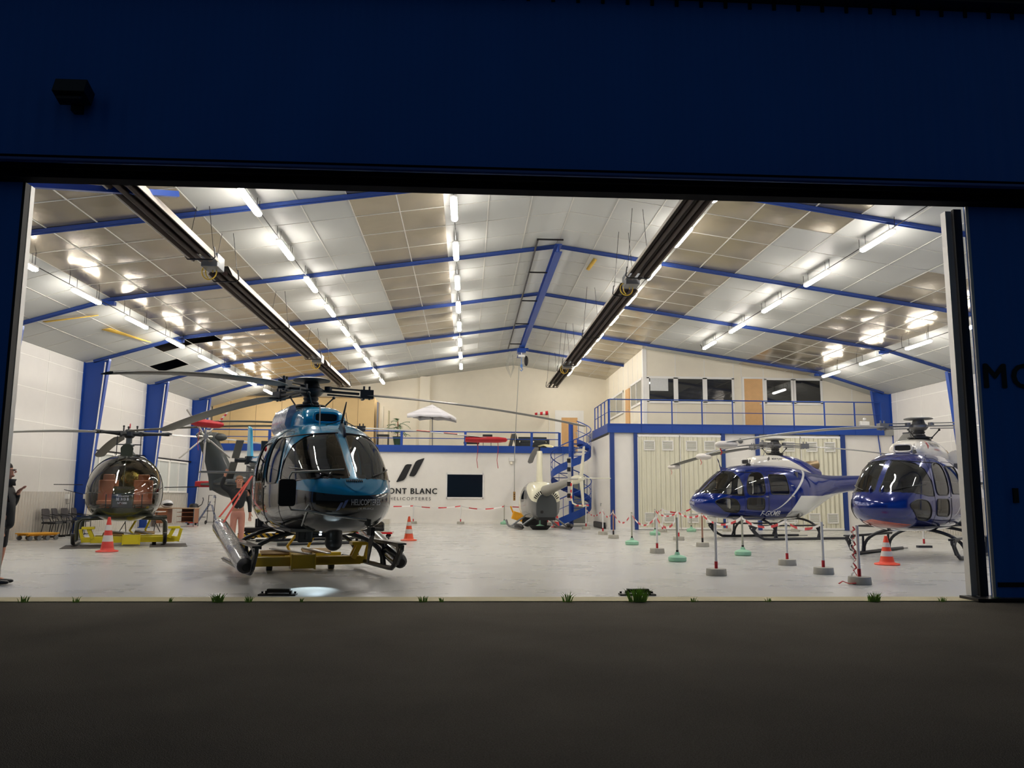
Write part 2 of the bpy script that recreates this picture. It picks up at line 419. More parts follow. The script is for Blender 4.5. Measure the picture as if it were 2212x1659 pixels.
def win(a, b, frame=joint, glass=dglass, label='dark glazed cabin window', div=0):
    global k
    o = MB(); x0, y0, z0 = a; x1, y1, z1 = b; t = .05
    if abs(y1 - y0) < .01:
        for x in (x0, x1): o.b2((x - t, y0 - .05, z0), (x + t, y0, z1))
        for z in (z0, z1): o.b2((x0 - t, y0 - .05, z - t), (x1 + t, y0, z + t))
        p = MB(); p.b2((x0, y0 - .03, z0), (x1, y0 - .01, z1))
    else:
        for y in (y0, y1) + ((y0 + y1) / 2,) * (1 if div else 0): o.b2((x0 - .05, y - t, z0), (x0, y + t, z1))
        for z in (z0, z1): o.b2((x0 - .05, y0 - t, z - t), (x0, y1 + t, z + t))
        p = MB(); p.b2((x0 - .03, y0, z0), (x0 - .01, y1, z1))
    ob = struct(o.build('window_%d' % k, frame, smooth=False), label); p.build('pane', glass, ob, smooth=False); k += 1
    return ob
for i, (a, b) in enumerate(((7.9, 9.09), (9.19, 10.39), (10.49, 11.7), (13.17, 14.37), (14.49, 15.7))):
    o = win((a, Y0, 5.48), (b, Y0, 6.58))
    if i == 0:
        p = MB(); p.b2((8.0, Y0 - .036, 5.98), (8.8, Y0 - .031, 6.56)); q = p.build('notice_sheet', mat('paper', srgb(205, 206, 204), .7, var=.1, vscale=20), o, smooth=False); q['label'] = 'pale sheet taped inside the window'
clearish = mat('pale_window_glass', srgb(150, 150, 140), 0.05, spec=0.8)
for a, b in ((24.45, 26.9), (28.9, 32.5)): win((X0, a, 5.5), (X0, b, 6.55), glass=clearish, label='side window of the cabin', div=1)
def door(n, a, b, label, face='Y', handle=1):
    m = MB(); x0, y0, z0 = a; x1, y1, z1 = b
    if face == 'Y': m.b2((x0, y0 - .05, z0), (x1, y0, z1))
    else: m.b2((x0 - .05, y0, z0), (x0, y1, z1))
    o = struct(m.build('door_%d' % n, oak, smooth=False), label)
    h = MB()
    if face == 'Y': h.box((x1 - .1, y0 - .09, z0 + 1.05), (.13, .03, .03)); h.box((x1 - .06, y0 - .065, z0 + 1.0), (.04, .03, .2))
    else: h.box((x0 - .09, y0 + .1, z0 + 1.05), (.03, .13, .03))
    h.build('door_handle', alu, o, smooth=False)
    f = MB()
    if face == 'Y':
        for x in (x0 - .04, x1 + .04): f.b2((x - .04, y0 - .06, z0), (x + .04, y0, z1 + .08))
        f.b2((x0, y0 - .06, z1), (x1, y0, z1 + .08))
    f.v and f.build('door_frame', joint, o, smooth=False)
    return o
door(1, (12.2, Y0, 4.4), (13.03, Y0, 6.57), 'oak veneer cabin door behind the upper railing')
door(2, (X0, 27.3, 4.4), (X0, 28.2, 6.5), 'oak veneer door in the cabin side wall', 'X')
door(3, (5.2, YB, 3.8), (6.1, YB, 5.7), 'oak veneer door in the back gable wall')
m = MB(); m.b2((4.85, YB - .03, 3.8), (6.45, YB, 6.1)); m.build('door_surround', joint, wb, smooth=False)
m = MB(); m.box((5.92, 25.2, 1.05), (.06, .12, .03)); m.box((5.92, 25.25, 1.0), (.03, .04, .14)); m.build('door_handle', alu, ws, smooth=False)
# mezzanine decks
m = MB(); m.b2((XL, 29.3, 3.5), (5.4, YB, 3.78)); struct(m.build('floor_mezzanine', mat('deck_boards', srgb(150, 150, 146), .6), smooth=False))
m = MB(); m.b2((XL, 29.26, 3.46), (5.3, 29.34, 3.8)); struct(m.build('trim_2', blue_steel, smooth=False), 'blue edge beam of the rear mezzanine')
m = MB(); m.b2((5.9, 23.0, 4.02), (XRR, 24.4, 4.35)); m.b2((5.9, 24.4, 4.02), (7.8, 29.0, 4.35)); struct(m.build('floor_walkway', mat('deck_boards'), smooth=False))
m = MB(); m.b2((5.86, 22.96, 4.02), (17.8, 23.02, 4.4)); m.b2((5.86, 23.0, 4.02), (5.92, 27.2, 4.4)); m.b2((5.86, 22.94, 4.36), (17.8, 23.05, 4.4))
for x in (7.31, 8.62, 9.91, 11.23, 12.55, 13.88, 15.22, 16.54): m.b2((x - .01, 22.94, 4.03), (x + .01, 22.97, 4.38))
struct(m.build('trim_3', blue_steel, smooth=False), 'blue edge beam of the right walkway')
# blue door posts of the storage front
m = MB()
for a, b in ((5.97, 6.15), (6.98, 7.12), (10.71, 10.87), (12.2, 12.35), (15.87, 16.07)): m.b2((a, 22.98, 0), (b, 23.1, 4.03))
struct(m.build('trim_4', mat('dark_blue_steel', srgb(30, 58, 124), .4), smooth=False), 'blue steel posts of the storage front')
# corrugated folding doors with vents
foldm = corr_mat('corrugated_door_sheet', srgb(226, 222, 198), 0.2, 'x')
n_d = 4
for (a, b) in ((7.13, 8.91), (8.93, 10.7), (12.36, 14.1), (14.12, 15.86)):
    m = MB(); m.b2((a, 23.0, .06), (b, 23.08, 3.92)); o = struct(m.build('door_%d' % n_d, foldm, smooth=False), 'cream corrugated folding door with louvred vents'); n_d += 1
    e = MB(); e.b2((a, 22.985, .02), (b, 23.0, .1)); e.b2((a, 22.985, 3.86), (b, 23.0, 3.95)); e.b2((a, 22.985, .1), (a + .03, 23.0, 3.9)); e.build('edge_trim', joint, o, smooth=False)
    cx = (a + b) / 2
    for x in (cx - .39, cx + .39):
        for z in (3.5, .5):
            v = MB()
            for q in (-.22, .22): v.b2((x + q - .02, 22.96, z - .19), (x + q + .02, 23, z + .19))
            for q in (-.19, .19): v.b2((x - .24, 22.96, z + q - .02), (x + .24, 23, z + q + .02))
            for s in range(8): v.box((x, 22.985, z - .16 + s * .045), (.42, .035, .012), rx=.6)
            v.build('vent', joint, o, smooth=False)
            v2 = MB(); v2.b2((x - .22, 22.992, z - .19), (x + .22, 22.998, z + .19)); v2.build('vent_backing', grille, o, smooth=False)
# portal frames
for i, Y in enumerate(FR):
    root = thing('portal_frame', 'x', 'beam', (0, Y, 0)); del root['label'], root['category']; root['kind'] = 'structure'; root.name = 'trim_%d' % (10 + i)
    root['label'] = 'blue steel portal frame of the hangar'
    m = MB()
    if i > 0 or True:
        for a, b in ((XL + .3, XR0 - KX), (XR0 - KX, XR0), (XR0, XR0 + KX), (XR0 + KX, XRR - .3)):
            if i == 5 and a >= XR0: b = min(b, 7.7)
            if a >= b: continue
            m.bar((a, 0, zroof(a) - .05), (b, 0, zroof(b) - .05), .13, .08)
            m.bar((a, 0, zroof(a) - .10), (b, 0, zroof(b) - .10), .02, .03)
    m.build('rafter', mat('rafter_shaded_blue', srgb(40, 66, 132), .45), root, smooth=False)  # weaker light on the rafters is put into this darker blue
    for s, X in ((1, XL), (-1, XRR)):
        m = MB()
        for yy, w_ in ((0, .02),):
            m.prism([(X, 0), (X + s * .32, 0), (X + s * .82, ZE - .02 + .12), (X, ZE - .02)], -.01, .01)
        m.add([(X + s * .32, -.09, 0), (X + s * .32, .09, 0), (X + s * .84, .09, ZE + .13), (X + s * .84, -.09, ZE + .13),
               (X + s * .30, -.09, 0), (X + s * .30, .09, 0), (X + s * .82, .09, ZE + .13), (X + s * .82, -.09, ZE + .13)],
              [(0, 1, 2, 3), (7, 6, 5, 4), (0, 4, 5, 1), (1, 5, 6, 2), (2, 6, 7, 3), (3, 7, 4, 0)])
        m.b2((X, -.09, 0), (X + s * .02, .09, ZE))
        m.b2((X, -.15, 0), (X + s * .4, .15, .03))
        m.build('column', blue_steel, root, smooth=False)
        if s == 1:
            c = MB(); c.bar((X + .40, -.12, 0.2), (X + .74, -.12, ZE), .04, .03); c.build('conduit', joint, root, smooth=False)
        h = MB(); kx = XR0 - s * KX; h.box((kx, 0, zroof(kx) - .16), (.3, .16, .1)); h.build('haunch_plate', blue_steel, root, smooth=False)
# diagonal brace near the door
m = MB(); m.bar((-6.9, 1.2, 5.95), (-5.2, 3.3, 6.62), .1, .1); struct(m.build('trim_20', blue_steel, smooth=False), 'short blue diagonal brace under the ceiling')
# ---------------- front facade ----------------
DL, DR, HT = -6.0, 6.9, 5.5
m = MB(); m.b2((-14.6, -.05, HT + .18), (20, .12, 8.5)); m.b2((-14.6, -.02, 0), (-9.5, .12, HT + .18)); m.b2((14.5, -.02, 0), (20, .12, HT + .18))
wf = struct(m.build('wall_front', facade, smooth=False), 'dark blue profiled cladding of the hangar front')
m = MB(); m.b2((-14.8, -.3, 8.5), (20.2, .3, 8.62)); m.b2((-14.8, -.34, 8.56), (20.2, -.28, 8.76))
x = -14
while x < 20: m.b2((x, -.07, 8.4), (x + .05, -.05, 8.52)); x += .36
struct(m.build('trim_5', mat('dark_flashing', srgb(16, 18, 28), .5), smooth=False), 'dark roof edge flashing')
m = MB(); m.b2((-14.6, -.22, HT + .0), (20, .0, HT + .10)); m.b2((-14.6, -.3, HT + .10), (20, .0, HT + .28)); hr = struct(m.build('trim_6', mat('header_rail', srgb(8, 10, 20), .8, spec=.05), ang=30), 'dark sliding door rail above the opening')
m = MB(); m.cyl((-14.6, -.31, HT + .2), (20, -.31, HT + .2), .04, n=12); m.build('rail_sheen_tube', mat('glossy_blue_tube', srgb(30, 70, 150), .12, .4, coat=1), hr)  # glossy blue tube added to draw a line of sheen along the rail
def leaf(n, x0, x1, label, y0=-.02):
    m = MB(); m.b2((x0, y0, .04), (x1, y0 + .08, HT + .02))
    o = struct(m.build('door_%d' % n, facade, smooth=False), label); return o
dl = leaf(10, -9.9, DL - .02, 'dark blue sliding door leaf left of the opening')
dr = leaf(11, DR + .2, 14.6, 'dark blue sliding door leaf right of the opening')
pale = mat('pale_aluminium', srgb(214, 212, 208), .35, .3)
m = MB(); m.b2((DL - .09, 0.1, .04), (DL + .02, .2, HT)); m.build('edge_profile', pale, dl, smooth=False)
m = MB(); m.b2((DL - .02, -.03, .04), (DL + .015, .1, HT)); m.build('rubber_seal', rubber, dl, smooth=False)
m = MB(); m.b2((DR - .0, .18, .04), (DR + .1, .3, HT)); m.b2((DR + .175, -.03, .04), (DR + .215, .0, HT)); m.build('edge_profile', pale, dr, smooth=False)
m = MB(); m.b2((DR + .07, .09, .04), (DR + .185, .15, HT)); m.build('rubber_seal', rubber, dr, smooth=False)
m = MB(); m.b2((DR - .1, -.12, 0), (14.6, .3, .035)); m.b2((DR + .25, -.04, .18), (14.6, -.02, .24)); m.build('bottom_rail', dark_steel, dr, smooth=False)
m = MB(); m.b2((DR + .55, -.05, 1.3), (DR + .62, -.02, 1.5)); m.build('door_handle', black, dr, smooth=False)
signblk = mat('black_lettering', srgb(8, 8, 10), .5)
flat_text('lettering', 'MONT BLANC', 3.4, .34, (DR + .27, -.02, 2.88), signblk, dr, space=1.15, thick=.012, heavy=.014)
# floodlight on the facade
t = thing('floodlight', 'small black floodlight mounted high on the dark blue facade, upper left', 'floodlight', (-5.35, -.05, 6.55))
m = MB(); m.box((0, -.2, .14), (.42, .26, .22), rx=-.35); m.build('housing', black, t, smooth=False, bevel=.01)
m = MB(); m.box((.01, -.31, .02), (.3, .02, .14), rx=-.95); m.build('lens', mat('lamp_glass', srgb(70, 74, 80), .1), t, smooth=False)
m = MB(); m.box((0, -.06, 0), (.12, .12, .16)); m.bar((-.2, -.1, .1), (.2, -.1, .1), .03, .03); m.build('bracket', black, t, smooth=False)
# bright LED spot over the apron edge is on the teal helicopter; sill lamps
for i, (x, lb) in enumerate(((-2.54, 'black floor guide plate on the sill in front of the teal helicopter'), (2.38, 'black floor guide bracket on the sill behind the largest grass tuft'))):
    t = thing('floor_guide', lb, 'floor guide', (x, .62, 0)); m = MB(); m.box((0, 0, .01), (.5, .16, .02)); m.build('base_plate', black, t, smooth=False)
    m = MB(); m.bar((-.14, 0, .06), (.16, 0, .06), .09, .05); m.box((-.15, 0, .035), (.03, .08, .05)); m.box((.17, 0, .035), (.03, .08, .05)); m.build('guide_roller', dark_steel, t, smooth=False)
    m = MB(); [m.cyl((q, .05, .02), (q, .05, .045), .015, n=8) for q in (-.22, .22)]; pieces(m, 'bolt', black, t)

# ================= fluorescent lamps =================
lampm = bpy.data.materials.new('fluorescent_diffuser'); lampm.use_nodes = True
_b = lampm.node_tree.nodes['Principled BSDF']; _b.inputs['Emission Color'].default_value = (1, .94, .86, 1); _b.inputs['Emission Strength'].default_value = LAMP
_b.inputs['Base Color'].default_value = (.9, .9, .9, 1)
def fixture():
    t = thing('fluorescent_lamp', '', 'ceiling lamp')
    m = MB(); rings = []
    for y, s in ((-.74, .3), (-.72, .8), (-.66, 1), (.66, 1), (.72, .8), (.74, .3)):
        rings.append([(s * .075 * math.cos(a * 2 * PI / 12), y, s * .045 * math.sin(a * 2 * PI / 12) - .03) for a in range(12)])
    m.loft(rings); m.build('diffuser', lampm, t)
    m = MB(); m.b2((-.07, -.72, .0), (.07, .72, .045)); m.build('housing', pale, t, smooth=False)
    m = MB()
    for y in (-.55, .55): m.cyl((0, y, .045), (0, y, .30), .006, n=6)
    pieces(m, 'hanger', dark_steel, t)
    return t
fx = fixture(); first = True
rows = [('far left row', -9.88, 7.0 - 3.24, 3.24, 9, .44, -3), ('row beside left heater', -4.51, 5.4 - 3.29, 3.29, 10, .35, 0), ('middle row', -.38, 7.16 - 3.28, 3.28, 9, .35, 0),
        ('row beside right heater', 5.38, 2.23, 3.29, 10, .35, 0), ('right row', 9.46, 3.65, 3.31, 6, .35, 0), ('far right row', 14.88, 5.1, 3.27, 6, .44, 0)]
NUM = ['nearest', 'second nearest', 'third', 'fourth', 'fifth', 'sixth', 'seventh', 'eighth', 'ninth', 'tenth']
for nm, X, y0, dy, n, dz, _ in rows:
    for i in range(n):
        Y = y0 + dy * i; vis = i
        loc = (X, Y, zroof(X) - dz + .05)
        lb = 'lit fluorescent lamp, %s from the door in the %s' % (NUM[i], nm)
        if first: fx.location = loc; fx['label'] = lb; fx['group'] = 'fluorescent ceiling lamps'; first = False
        else: copy_tree(fx, loc, 0, lb, 'fluorescent ceiling lamps')
    t = thing('lamp_rail', 'thin grey cable rail carrying the %s of lamps' % nm, 'cable rail', (X, 0, zroof(X) - dz + .11))
    m = MB(); L_ = y0 + dy * (n - 1) + .9; m.cyl((0, .6, 0), (0, L_, 0), .011, n=6)
    if X > 9: m.tube([(0, L_, 0), (0, L_ + .12, -.02), (0, L_ + .16, .08), (-.06, L_ + .14, .14)], .012, 6)
    m.build('conduit', dark_steel, t)
    m = MB(); y = 1.2
    while y < L_: m.cyl((0, y, 0), (0, y, dz - .12), .007, n=5); y += dy / 2
    pieces(m, 'hanger', dark_steel, t)
# ================= helicopters =================
def interp(tab, x):
    """tab: rows sorted by rising x; smooth (cosine free, Catmull-Rom) interpolation of the remaining columns"""
    if x <= tab[0][0]: return tab[0][1:]
    if x >= tab[-1][0]: return tab[-1][1:]
    for i in range(len(tab) - 1):
        if tab[i][0] <= x <= tab[i + 1][0]: break
    p1, p2 = tab[i], tab[i + 1]; p0 = tab[i - 1] if i else p1; p3 = tab[i + 2] if i + 2 < len(tab) else p2
    h = p2[0] - p1[0]; t = (x - p1[0]) / h; out = []
    for c in range(1, len(p1)):
        m1 = (p2[c] - p0[c]) / (p2[0] - p0[0]) if p2[0] != p0[0] else 0
        m2 = (p3[c] - p1[c]) / (p3[0] - p1[0]) if p3[0] != p1[0] else 0
        out.append((2 * t ** 3 - 3 * t ** 2 + 1) * p1[c] + (t ** 3 - 2 * t ** 2 + t) * h * m1 + (-2 * t ** 3 + 3 * t ** 2) * p2[c] + (t ** 3 - t ** 2) * h * m2)
    return out
def ring(x, zb, zc, zt, w, nt, nb, n=96):
    r = []
    for i in range(n):
        a = 2 * PI * i / n; c, s = math.cos(a), math.sin(a); e = nt if s >= 0 else nb
        y = w * math.copysign(abs(c) ** (2 / e), c); z = zc + (zt - zc if s >= 0 else zc - zb) * math.copysign(abs(s) ** (2 / e), s)
        r.append(Vector((x, y, z)))
    return r
def loft_body(tab, xs, n=96):
    m = MB(); m.loft([ring(x, *interp(tab, x), n=n) for x in xs]); return m
def inpoly(p, poly):
    x, y = p; c = False; j = len(poly) - 1
    for i in range(len(poly)):
        a, b = poly[i], poly[j]
        if (a[1] > y) != (b[1] > y) and x < (b[0] - a[0]) * (y - a[1]) / (b[1] - a[1]) + a[0]: c = not c
        j = i
    return c
def nearest(p, poly):
    best = None; P = Vector(p)
    for i in range(len(poly)):
        a, b = Vector(poly[i]), Vector(poly[(i + 1) % len(poly)]); d = b - a
        t = max(0, min(1, (P - a).dot(d) / max(d.length_squared, 1e-9))); q = a + d * t; l = (P - q).length
        if best is None or l < best[0]: best = (l, q)
    return best
def rounded(poly, r, n=5):
    out = []
    for i in range(len(poly)):
        p = Vector(poly[i]); a = Vector(poly[i - 1]); b = Vector(poly[(i + 1) % len(poly)])
        rr = min(r, (a - p).length * .48, (b - p).length * .48); s = p + (a - p).normalized() * rr; e = p + (b - p).normalized() * rr
        for k in range(n + 1):
            t = k / n; out.append(tuple(s * (1 - t) ** 2 + p * 2 * t * (1 - t) + e * t * t))
    return out
def cut_body(m, windows, parent, paint, lining, bodyname='fuselage'):
    """windows: (name, polygon in x-z, side(+1,-1,0), material, extra test). Splits the loft into the painted shell and glazed panes with the same surface."""
    bvh = BVHTree.FromPolygons([tuple(v) for v in m.v], m.f)
    cent = [sum((m.v[i] for i in f), Vector()) / len(f) for f in m.f]
    own = [None] * len(m.f); moved = {}
    for wi, (nm, poly, side, gm, test) in enumerate(windows):
        for fi, c in enumerate(cent):
            if own[fi] is None and (side == 0 or c.y * side > 0.05) and inpoly((c.x, c.z), poly) and (test is None or test(c)): own[fi] = wi
        vin = set(); vout = set()
        for fi, f in enumerate(m.f): (vin if own[fi] == wi else vout).update(f)
        for vi in vin & vout:
            v = m.v[vi]; l, q = nearest((v.x, v.z), poly)
            if l < .05 and (test is None or test(Vector((q.x, v.y, q.y)))):
                t = Vector((q.x, v.y, q.y)); h = bvh.find_nearest(t)
                if h[0] is not None: moved[vi] = h[0]
    for vi, p in moved.items(): m.v[vi] = p
    def sub(keep):
        s = MB(); idx = {}
        for fi, f in enumerate(m.f):
            if keep(own[fi]):
                g = []
                for i in f:
                    if i not in idx: idx[i] = len(s.v); s.v.append(m.v[i].copy())
                    g.append(idx[i])
                s.f.append(tuple(g)); s.m.append(0)
        return s
    body = sub(lambda o: o is None).build(bodyname, paint, parent, ang=50)
    lin = sub(lambda o: o is None)
    c0 = Vector((0, 0, 1.4))
    for v in lin.v: v.y *= .965; v.z = 1.4 + (v.z - 1.4) * .965; v.x = v.x * .985
    lin.v and lin.build('cabin_lining', lining, parent, ang=50)
    for wi, (nm, poly, side, gm, test) in enumerate(windows):
        g = sub(lambda o, wi=wi: o == wi)
        if g.v: g.build(nm, gm, parent, ang=50)
    return bvh
def seal(bvh, poly, side, r=.014, closed=True, lift=.004, y0=2.0):
    m = MB(); pts = []
    P = [Vector(p) for p in poly]; n = len(P)
    for i in range(n if closed else n - 1):
        a, b = P[i], P[(i + 1) % n]; k = max(1, int((b - a).length / .05))
        for t in range(k):
            q = a.lerp(b, t / k); h = bvh.ray_cast(Vector((q.x, side * y0, q.y)), Vector((0, -side, 0)))
            if h[0] is not None: pts.append(h[0] + h[1] * lift)
    if len(pts) > 2: m.tube(pts, r, 6, closed=closed)
    return m
def project(bvh, verts, faces, origin, U, V, D, lift=.006, maxe=.06):
    """2-D mesh projected along D on a surface"""
    bm = bmesh.new(); vs = [bm.verts.new((a, b, 0)) for a, b in verts]
    for f in faces:
        try: bm.faces.new([vs[i] for i in f])
        except ValueError: pass
    for _ in range(3):
        es = [e for e in bm.edges if e.calc_length() > maxe]
        if not es: break
        bmesh.ops.subdivide_edges(bm, edges=es, cuts=1)
    bmesh.ops.triangulate(bm, faces=bm.faces)
    m = MB(); bm.verts.ensure_lookup_table(); o = Vector(origin); U = Vector(U); V = Vector(V); D = Vector(D).normalized(); pts = []; ok = []
    for v in bm.verts:
        p = o + U * v.co.x + V * v.co.y; h = bvh.ray_cast(p, D); ok.append(h[0] is not None)
        n_ = h[1] if h[0] is not None else Vector()
        if h[0] is not None and n_.dot(D) > 0: n_ = -n_
        pts.append(h[0] + n_ * lift if h[0] is not None else p)
    m.add(pts, [tuple(v.index for v in f.verts) for f in bm.faces if all(ok[v.index] for v in f.verts)]); bm.free(); return m
def fit_text(txt, w, h, **k):
    vs, fs = text_mesh(txt, 1.0, **k); W = max(v[0] for v in vs); H = max(v[1] for v in vs)
    return [(a / W * w, b / H * h) for a, b in vs], fs
def logo2d(w, h):
    vs = []; fs = []
    for p in logo_polys():
        q = rounded(p, .05, 3); o = len(vs); vs += [(a * w, b * h) for a, b in q]; fs.append(tuple(range(o, o + len(q))))
    return vs, fs
def blade(root, az, R, z, droop, chord, material, r0=.9, pitch=.12, name='rotor_blade', thick=.036, tipc=None, up=0.0, tip_dark=False):
    ca, sa = math.cos(az), math.sin(az); m = MB(); rings = []; N = 26
    for i in range(N + 1):
        r = r0 + (R - r0) * i / N; c = chord * (0.45 + .55 * min(1, i / 3)) ; c = chord if i >= 3 else c
        if i == N: c *= .55
        zz = z - droop * (r / R) ** 2.0 + up * r; P = pitch * (1 - .5 * r / R); rr = []
        for k in range(12):
            a = 2 * PI * k / 12; u = c / 2 * math.cos(a); t = thick / 2 * math.sin(a) * (1 + .5 * math.cos(a))
            uu = u * math.cos(P) - t * math.sin(P); tt = u * math.sin(P) + t * math.cos(P)
            rr.append((r * ca - uu * sa, r * sa + uu * ca, zz + tt))
        rings.append(rr)
    m.loft(rings); return m.build(name, material, root, ang=50)
def hub_star(root, az_list, z, zbase, metal, dark, R0=1.0, cap=.33, boot=dark_steel):
    m = MB(); m.cyl((0, 0, zbase), (0, 0, z + .05), .075, n=16)
    m.lathe([(.26, 0), (.27, .04), (.2, .07), (.13, .1), (.15, .14), (.12, .18), (.14, .22), (.1, .28), (.08, .4)], (0, 0, zbase - .02), 24)
    m.build('rotor_mast', dark, root)
    m = MB(); m.lathe([(.10, -.10), (.17, -.06), (.22, 0), (.22, .05), (.16, .09), (.12, .2)], (0, 0, z - .03), 24)
    m.lathe([(.14, .16), (cap, .17), (cap * 1.02, .19), (cap * .8, .215), (.12, .235), (.02, .24)], (0, 0, z), 32)
    for az in az_list:
        d = Vector((math.cos(az), math.sin(az), 0)); n = Vector((-d.y, d.x, 0)); dz = -.03
        m.bar(Vector((0, 0, z)) + d * .1, Vector((0, 0, z + dz)) + d * R0 * .86, .12, .035)
        for q in (.065, -.065): m.bar(Vector((0, 0, z + q)) + d * .28, Vector((0, 0, z + q + dz)) + d * R0, .085, .022)
        m.cyl(Vector((0, 0, z - .02)) + d * .3, Vector((0, 0, z + .08)) + d * .3, .07, n=12)
        m.box(Vector((0, 0, z + dz)) + d * R0, (.24, .14, .16), rz=az)
        for q in (-.05, .05): m.cyl(Vector((0, 0, z - .13)) + d * (R0 + q), Vector((0, 0, z + .12)) + d * (R0 + q), .02, n=8)
        m.bar(Vector((0, 0, z - .08)) + d * (R0 - .05), Vector((0, 0, z - .1)) + d * (R0 - .05) + n * .26, .05, .04)
    m.build('rotor_hub', metal, root, ang=35)
    m = MB()
    for az in az_list:
        d = Vector((math.cos(az), math.sin(az), 0)); n = Vector((-d.y, d.x, 0))
        a = Vector((0, 0, z - .1)) + d * .42 + n * .16; b = Vector((0, 0, zbase + .06)) + d * .24 + n * .14
        m.cyl(a, b, .014, n=8); m.sphere(a, .03, 8, 6); m.sphere(b, .03, 8, 6)
        m.bar(Vector((0, 0, zbase + .1)) + d * .08, b, .05, .03)
    m.lathe([(.12, .04), (.27, .05), (.27, .075), (.12, .09)], (0, 0, zbase), 24)
    pieces(m, 'pitch_link', dark, root)

AS = [  # x, zbottom, zmid, ztop, half width, n top, n bottom
    (-7.05, 1.95, 2.06, 2.18, .09, 2, 2), (-6.0, 1.86, 2.02, 2.18, .14, 2, 2), (-4.0, 1.68, 1.92, 2.16, .22, 2, 2), (-2.5, 1.48, 1.80, 2.13, .31, 2, 2), (-1.9, 1.22, 1.68, 2.16, .42, 2.1, 2.1),
    (-1.3, .92, 1.5, 2.26, .62, 2.3, 2.3), (-.7, .70, 1.34, 2.38, .84, 2.5, 2.6), (-.2, .63, 1.27, 2.44, .915, 2.7, 2.9), (.5, .60, 1.24, 2.46, .94, 2.9, 3.0), (1.2, .60, 1.23, 2.44, .92, 2.9, 3.0),
    (1.7, .62, 1.22, 2.38, .865, 2.8, 2.9), (2.15, .66, 1.22, 2.22, .80, 2.6, 2.7), (2.5, .70, 1.21, 1.98, .74, 2.5, 2.6), (2.8, .76, 1.20, 1.72, .655, 2.35, 2.4), (2.98, .82, 1.19, 1.57, .57, 2.3, 2.3),
    (3.12, .89, 1.18, 1.45, .47, 2.2, 2.2), (3.22, .97, 1.17, 1.35, .35, 2.1, 2.1), (3.29, 1.06, 1.165, 1.26, .19, 2, 2), (3.315, 1.15, 1.16, 1.17, .02, 2, 2)]
def frange(a, b, d):
    n = max(1, round((b - a) / d)); return [a + (b - a) * i / n for i in range(n + 1)]
WS = [(1.92, 1.40), (1.93, 1.75), (1.98, 2.0), (2.06, 2.13), (2.17, 2.2), (2.4, 2.4), (3.4, 2.4), (3.4, 1.48), (3.05, 1.49), (2.6, 1.465), (2.2, 1.415)]
DW1 = rounded([(1.16, 1.43), (1.80, 1.43), (1.80, 1.78), (1.62, 2.12), (1.30, 2.17), (1.16, 2.12)], .16)
DW2 = rounded([(.22, 1.46), (.95, 1.46), (.97, 2.10), (.28, 2.10)], .09)
DW3 = rounded([(1.2, .95), (1.84, .98), (1.82, 1.34), (1.2, 1.34)], .11)
CHIN = rounded([(2.08, .86), (2.55, .90), (2.92, 1.22), (2.62, 1.34), (2.2, 1.30), (2.06, 1.1)], .12)
glass_dark = glassmat('tinted_acrylic', (.55, .56, .55, 1), .02)
glass_side = glassmat('side_acrylic', (.62, .63, .62, 1), .02)
glass_clear = glassmat('clear_acrylic', (.88, .88, .86, 1), .015)
lining_m = mat('cabin_lining', srgb(92, 90, 86), .8)
def seat(x, y, zf, mt, parent, w=.46, tall=.72, nm='seat', seatmat2=None):
    m = MB(); m.box((x, y, zf + .28), (.46, w, .12)); m.box((x, y, zf + .11), (.36, w * .7, .22)); m.box((x - .25, y, zf + .28 + tall / 2), (.11, w, tall), ry=-.12)
    m.box((x - .33, y, zf + .34 + tall), (.09, w * .6, .2), ry=-.12)
    return m.build(nm, mt, parent, bevel=.03)
def skid_gear(root, mt, floats=False):
    for s in (1, -1):
        m = MB(); y = 1.14 * s
        pts = [(-1.75, y, .035), (-1.2, y, .04), (0, y, .04), (1.2, y, .04), (1.45, y, .05), (1.62, y, .13), (1.78, y, .27), (1.9, y, .42)]
        m.tube(pts, .042, 12); m.cyl((-2.15, y, .02), (-1.7, y, .03), .012, n=6)
        sk = m.build('skid', mt, root)
        b = MB(); b.box((.55, y, .47), (2.85, .14, .03)); b.bar((-.85, y - .06 * s, .46), (1.97, y - .06 * s, .46), .02, .05); b.build('footstep', mt, sk, smooth=False, bevel=.004)
        b = MB(); pl = [(1.4, .45), (1.98, .45), (1.96, .36), (1.86, .30), (1.78, .33), (1.72, .40), (1.6, .42)]
        b.prism(pl, y - .03, y + .03); b.prism([(1.98, .45), (1.98, .38), (1.74, .12), (1.62, .10), (1.80, .35), (1.9, .45)], y - .02, y + .02)
        b.build('front_bracket', mt, sk, smooth=False)
        b = MB()
        for hx in (1.87, 1.93): b.cyl((hx, y - .032, .38), (hx, y + .032, .38), .02, n=10)
        pieces(b, 'bracket_bolt', pale, sk)
        b = MB()
        for x in (.95, -.75): b.tube([(x + .1, y, .05), (x + .03, y, .22), (x, y, .46)], .03, 8)
        pieces(b, 'strut', mt, sk)
    for x in (.95, -.75):
        m = MB(); pts = []
        for i in range(25):
            t = -1 + 2 * i / 24; yy = 1.13 * math.copysign(abs(math.sin(t * PI / 2)), t) ; zz = .08 + .58 * math.cos(t * PI / 2) ** .8 if abs(t) < 1 else .08
            pts.append((x, yy, zz))
        m.tube(pts, .038, 10); m.build('cross_tube', mt, root)
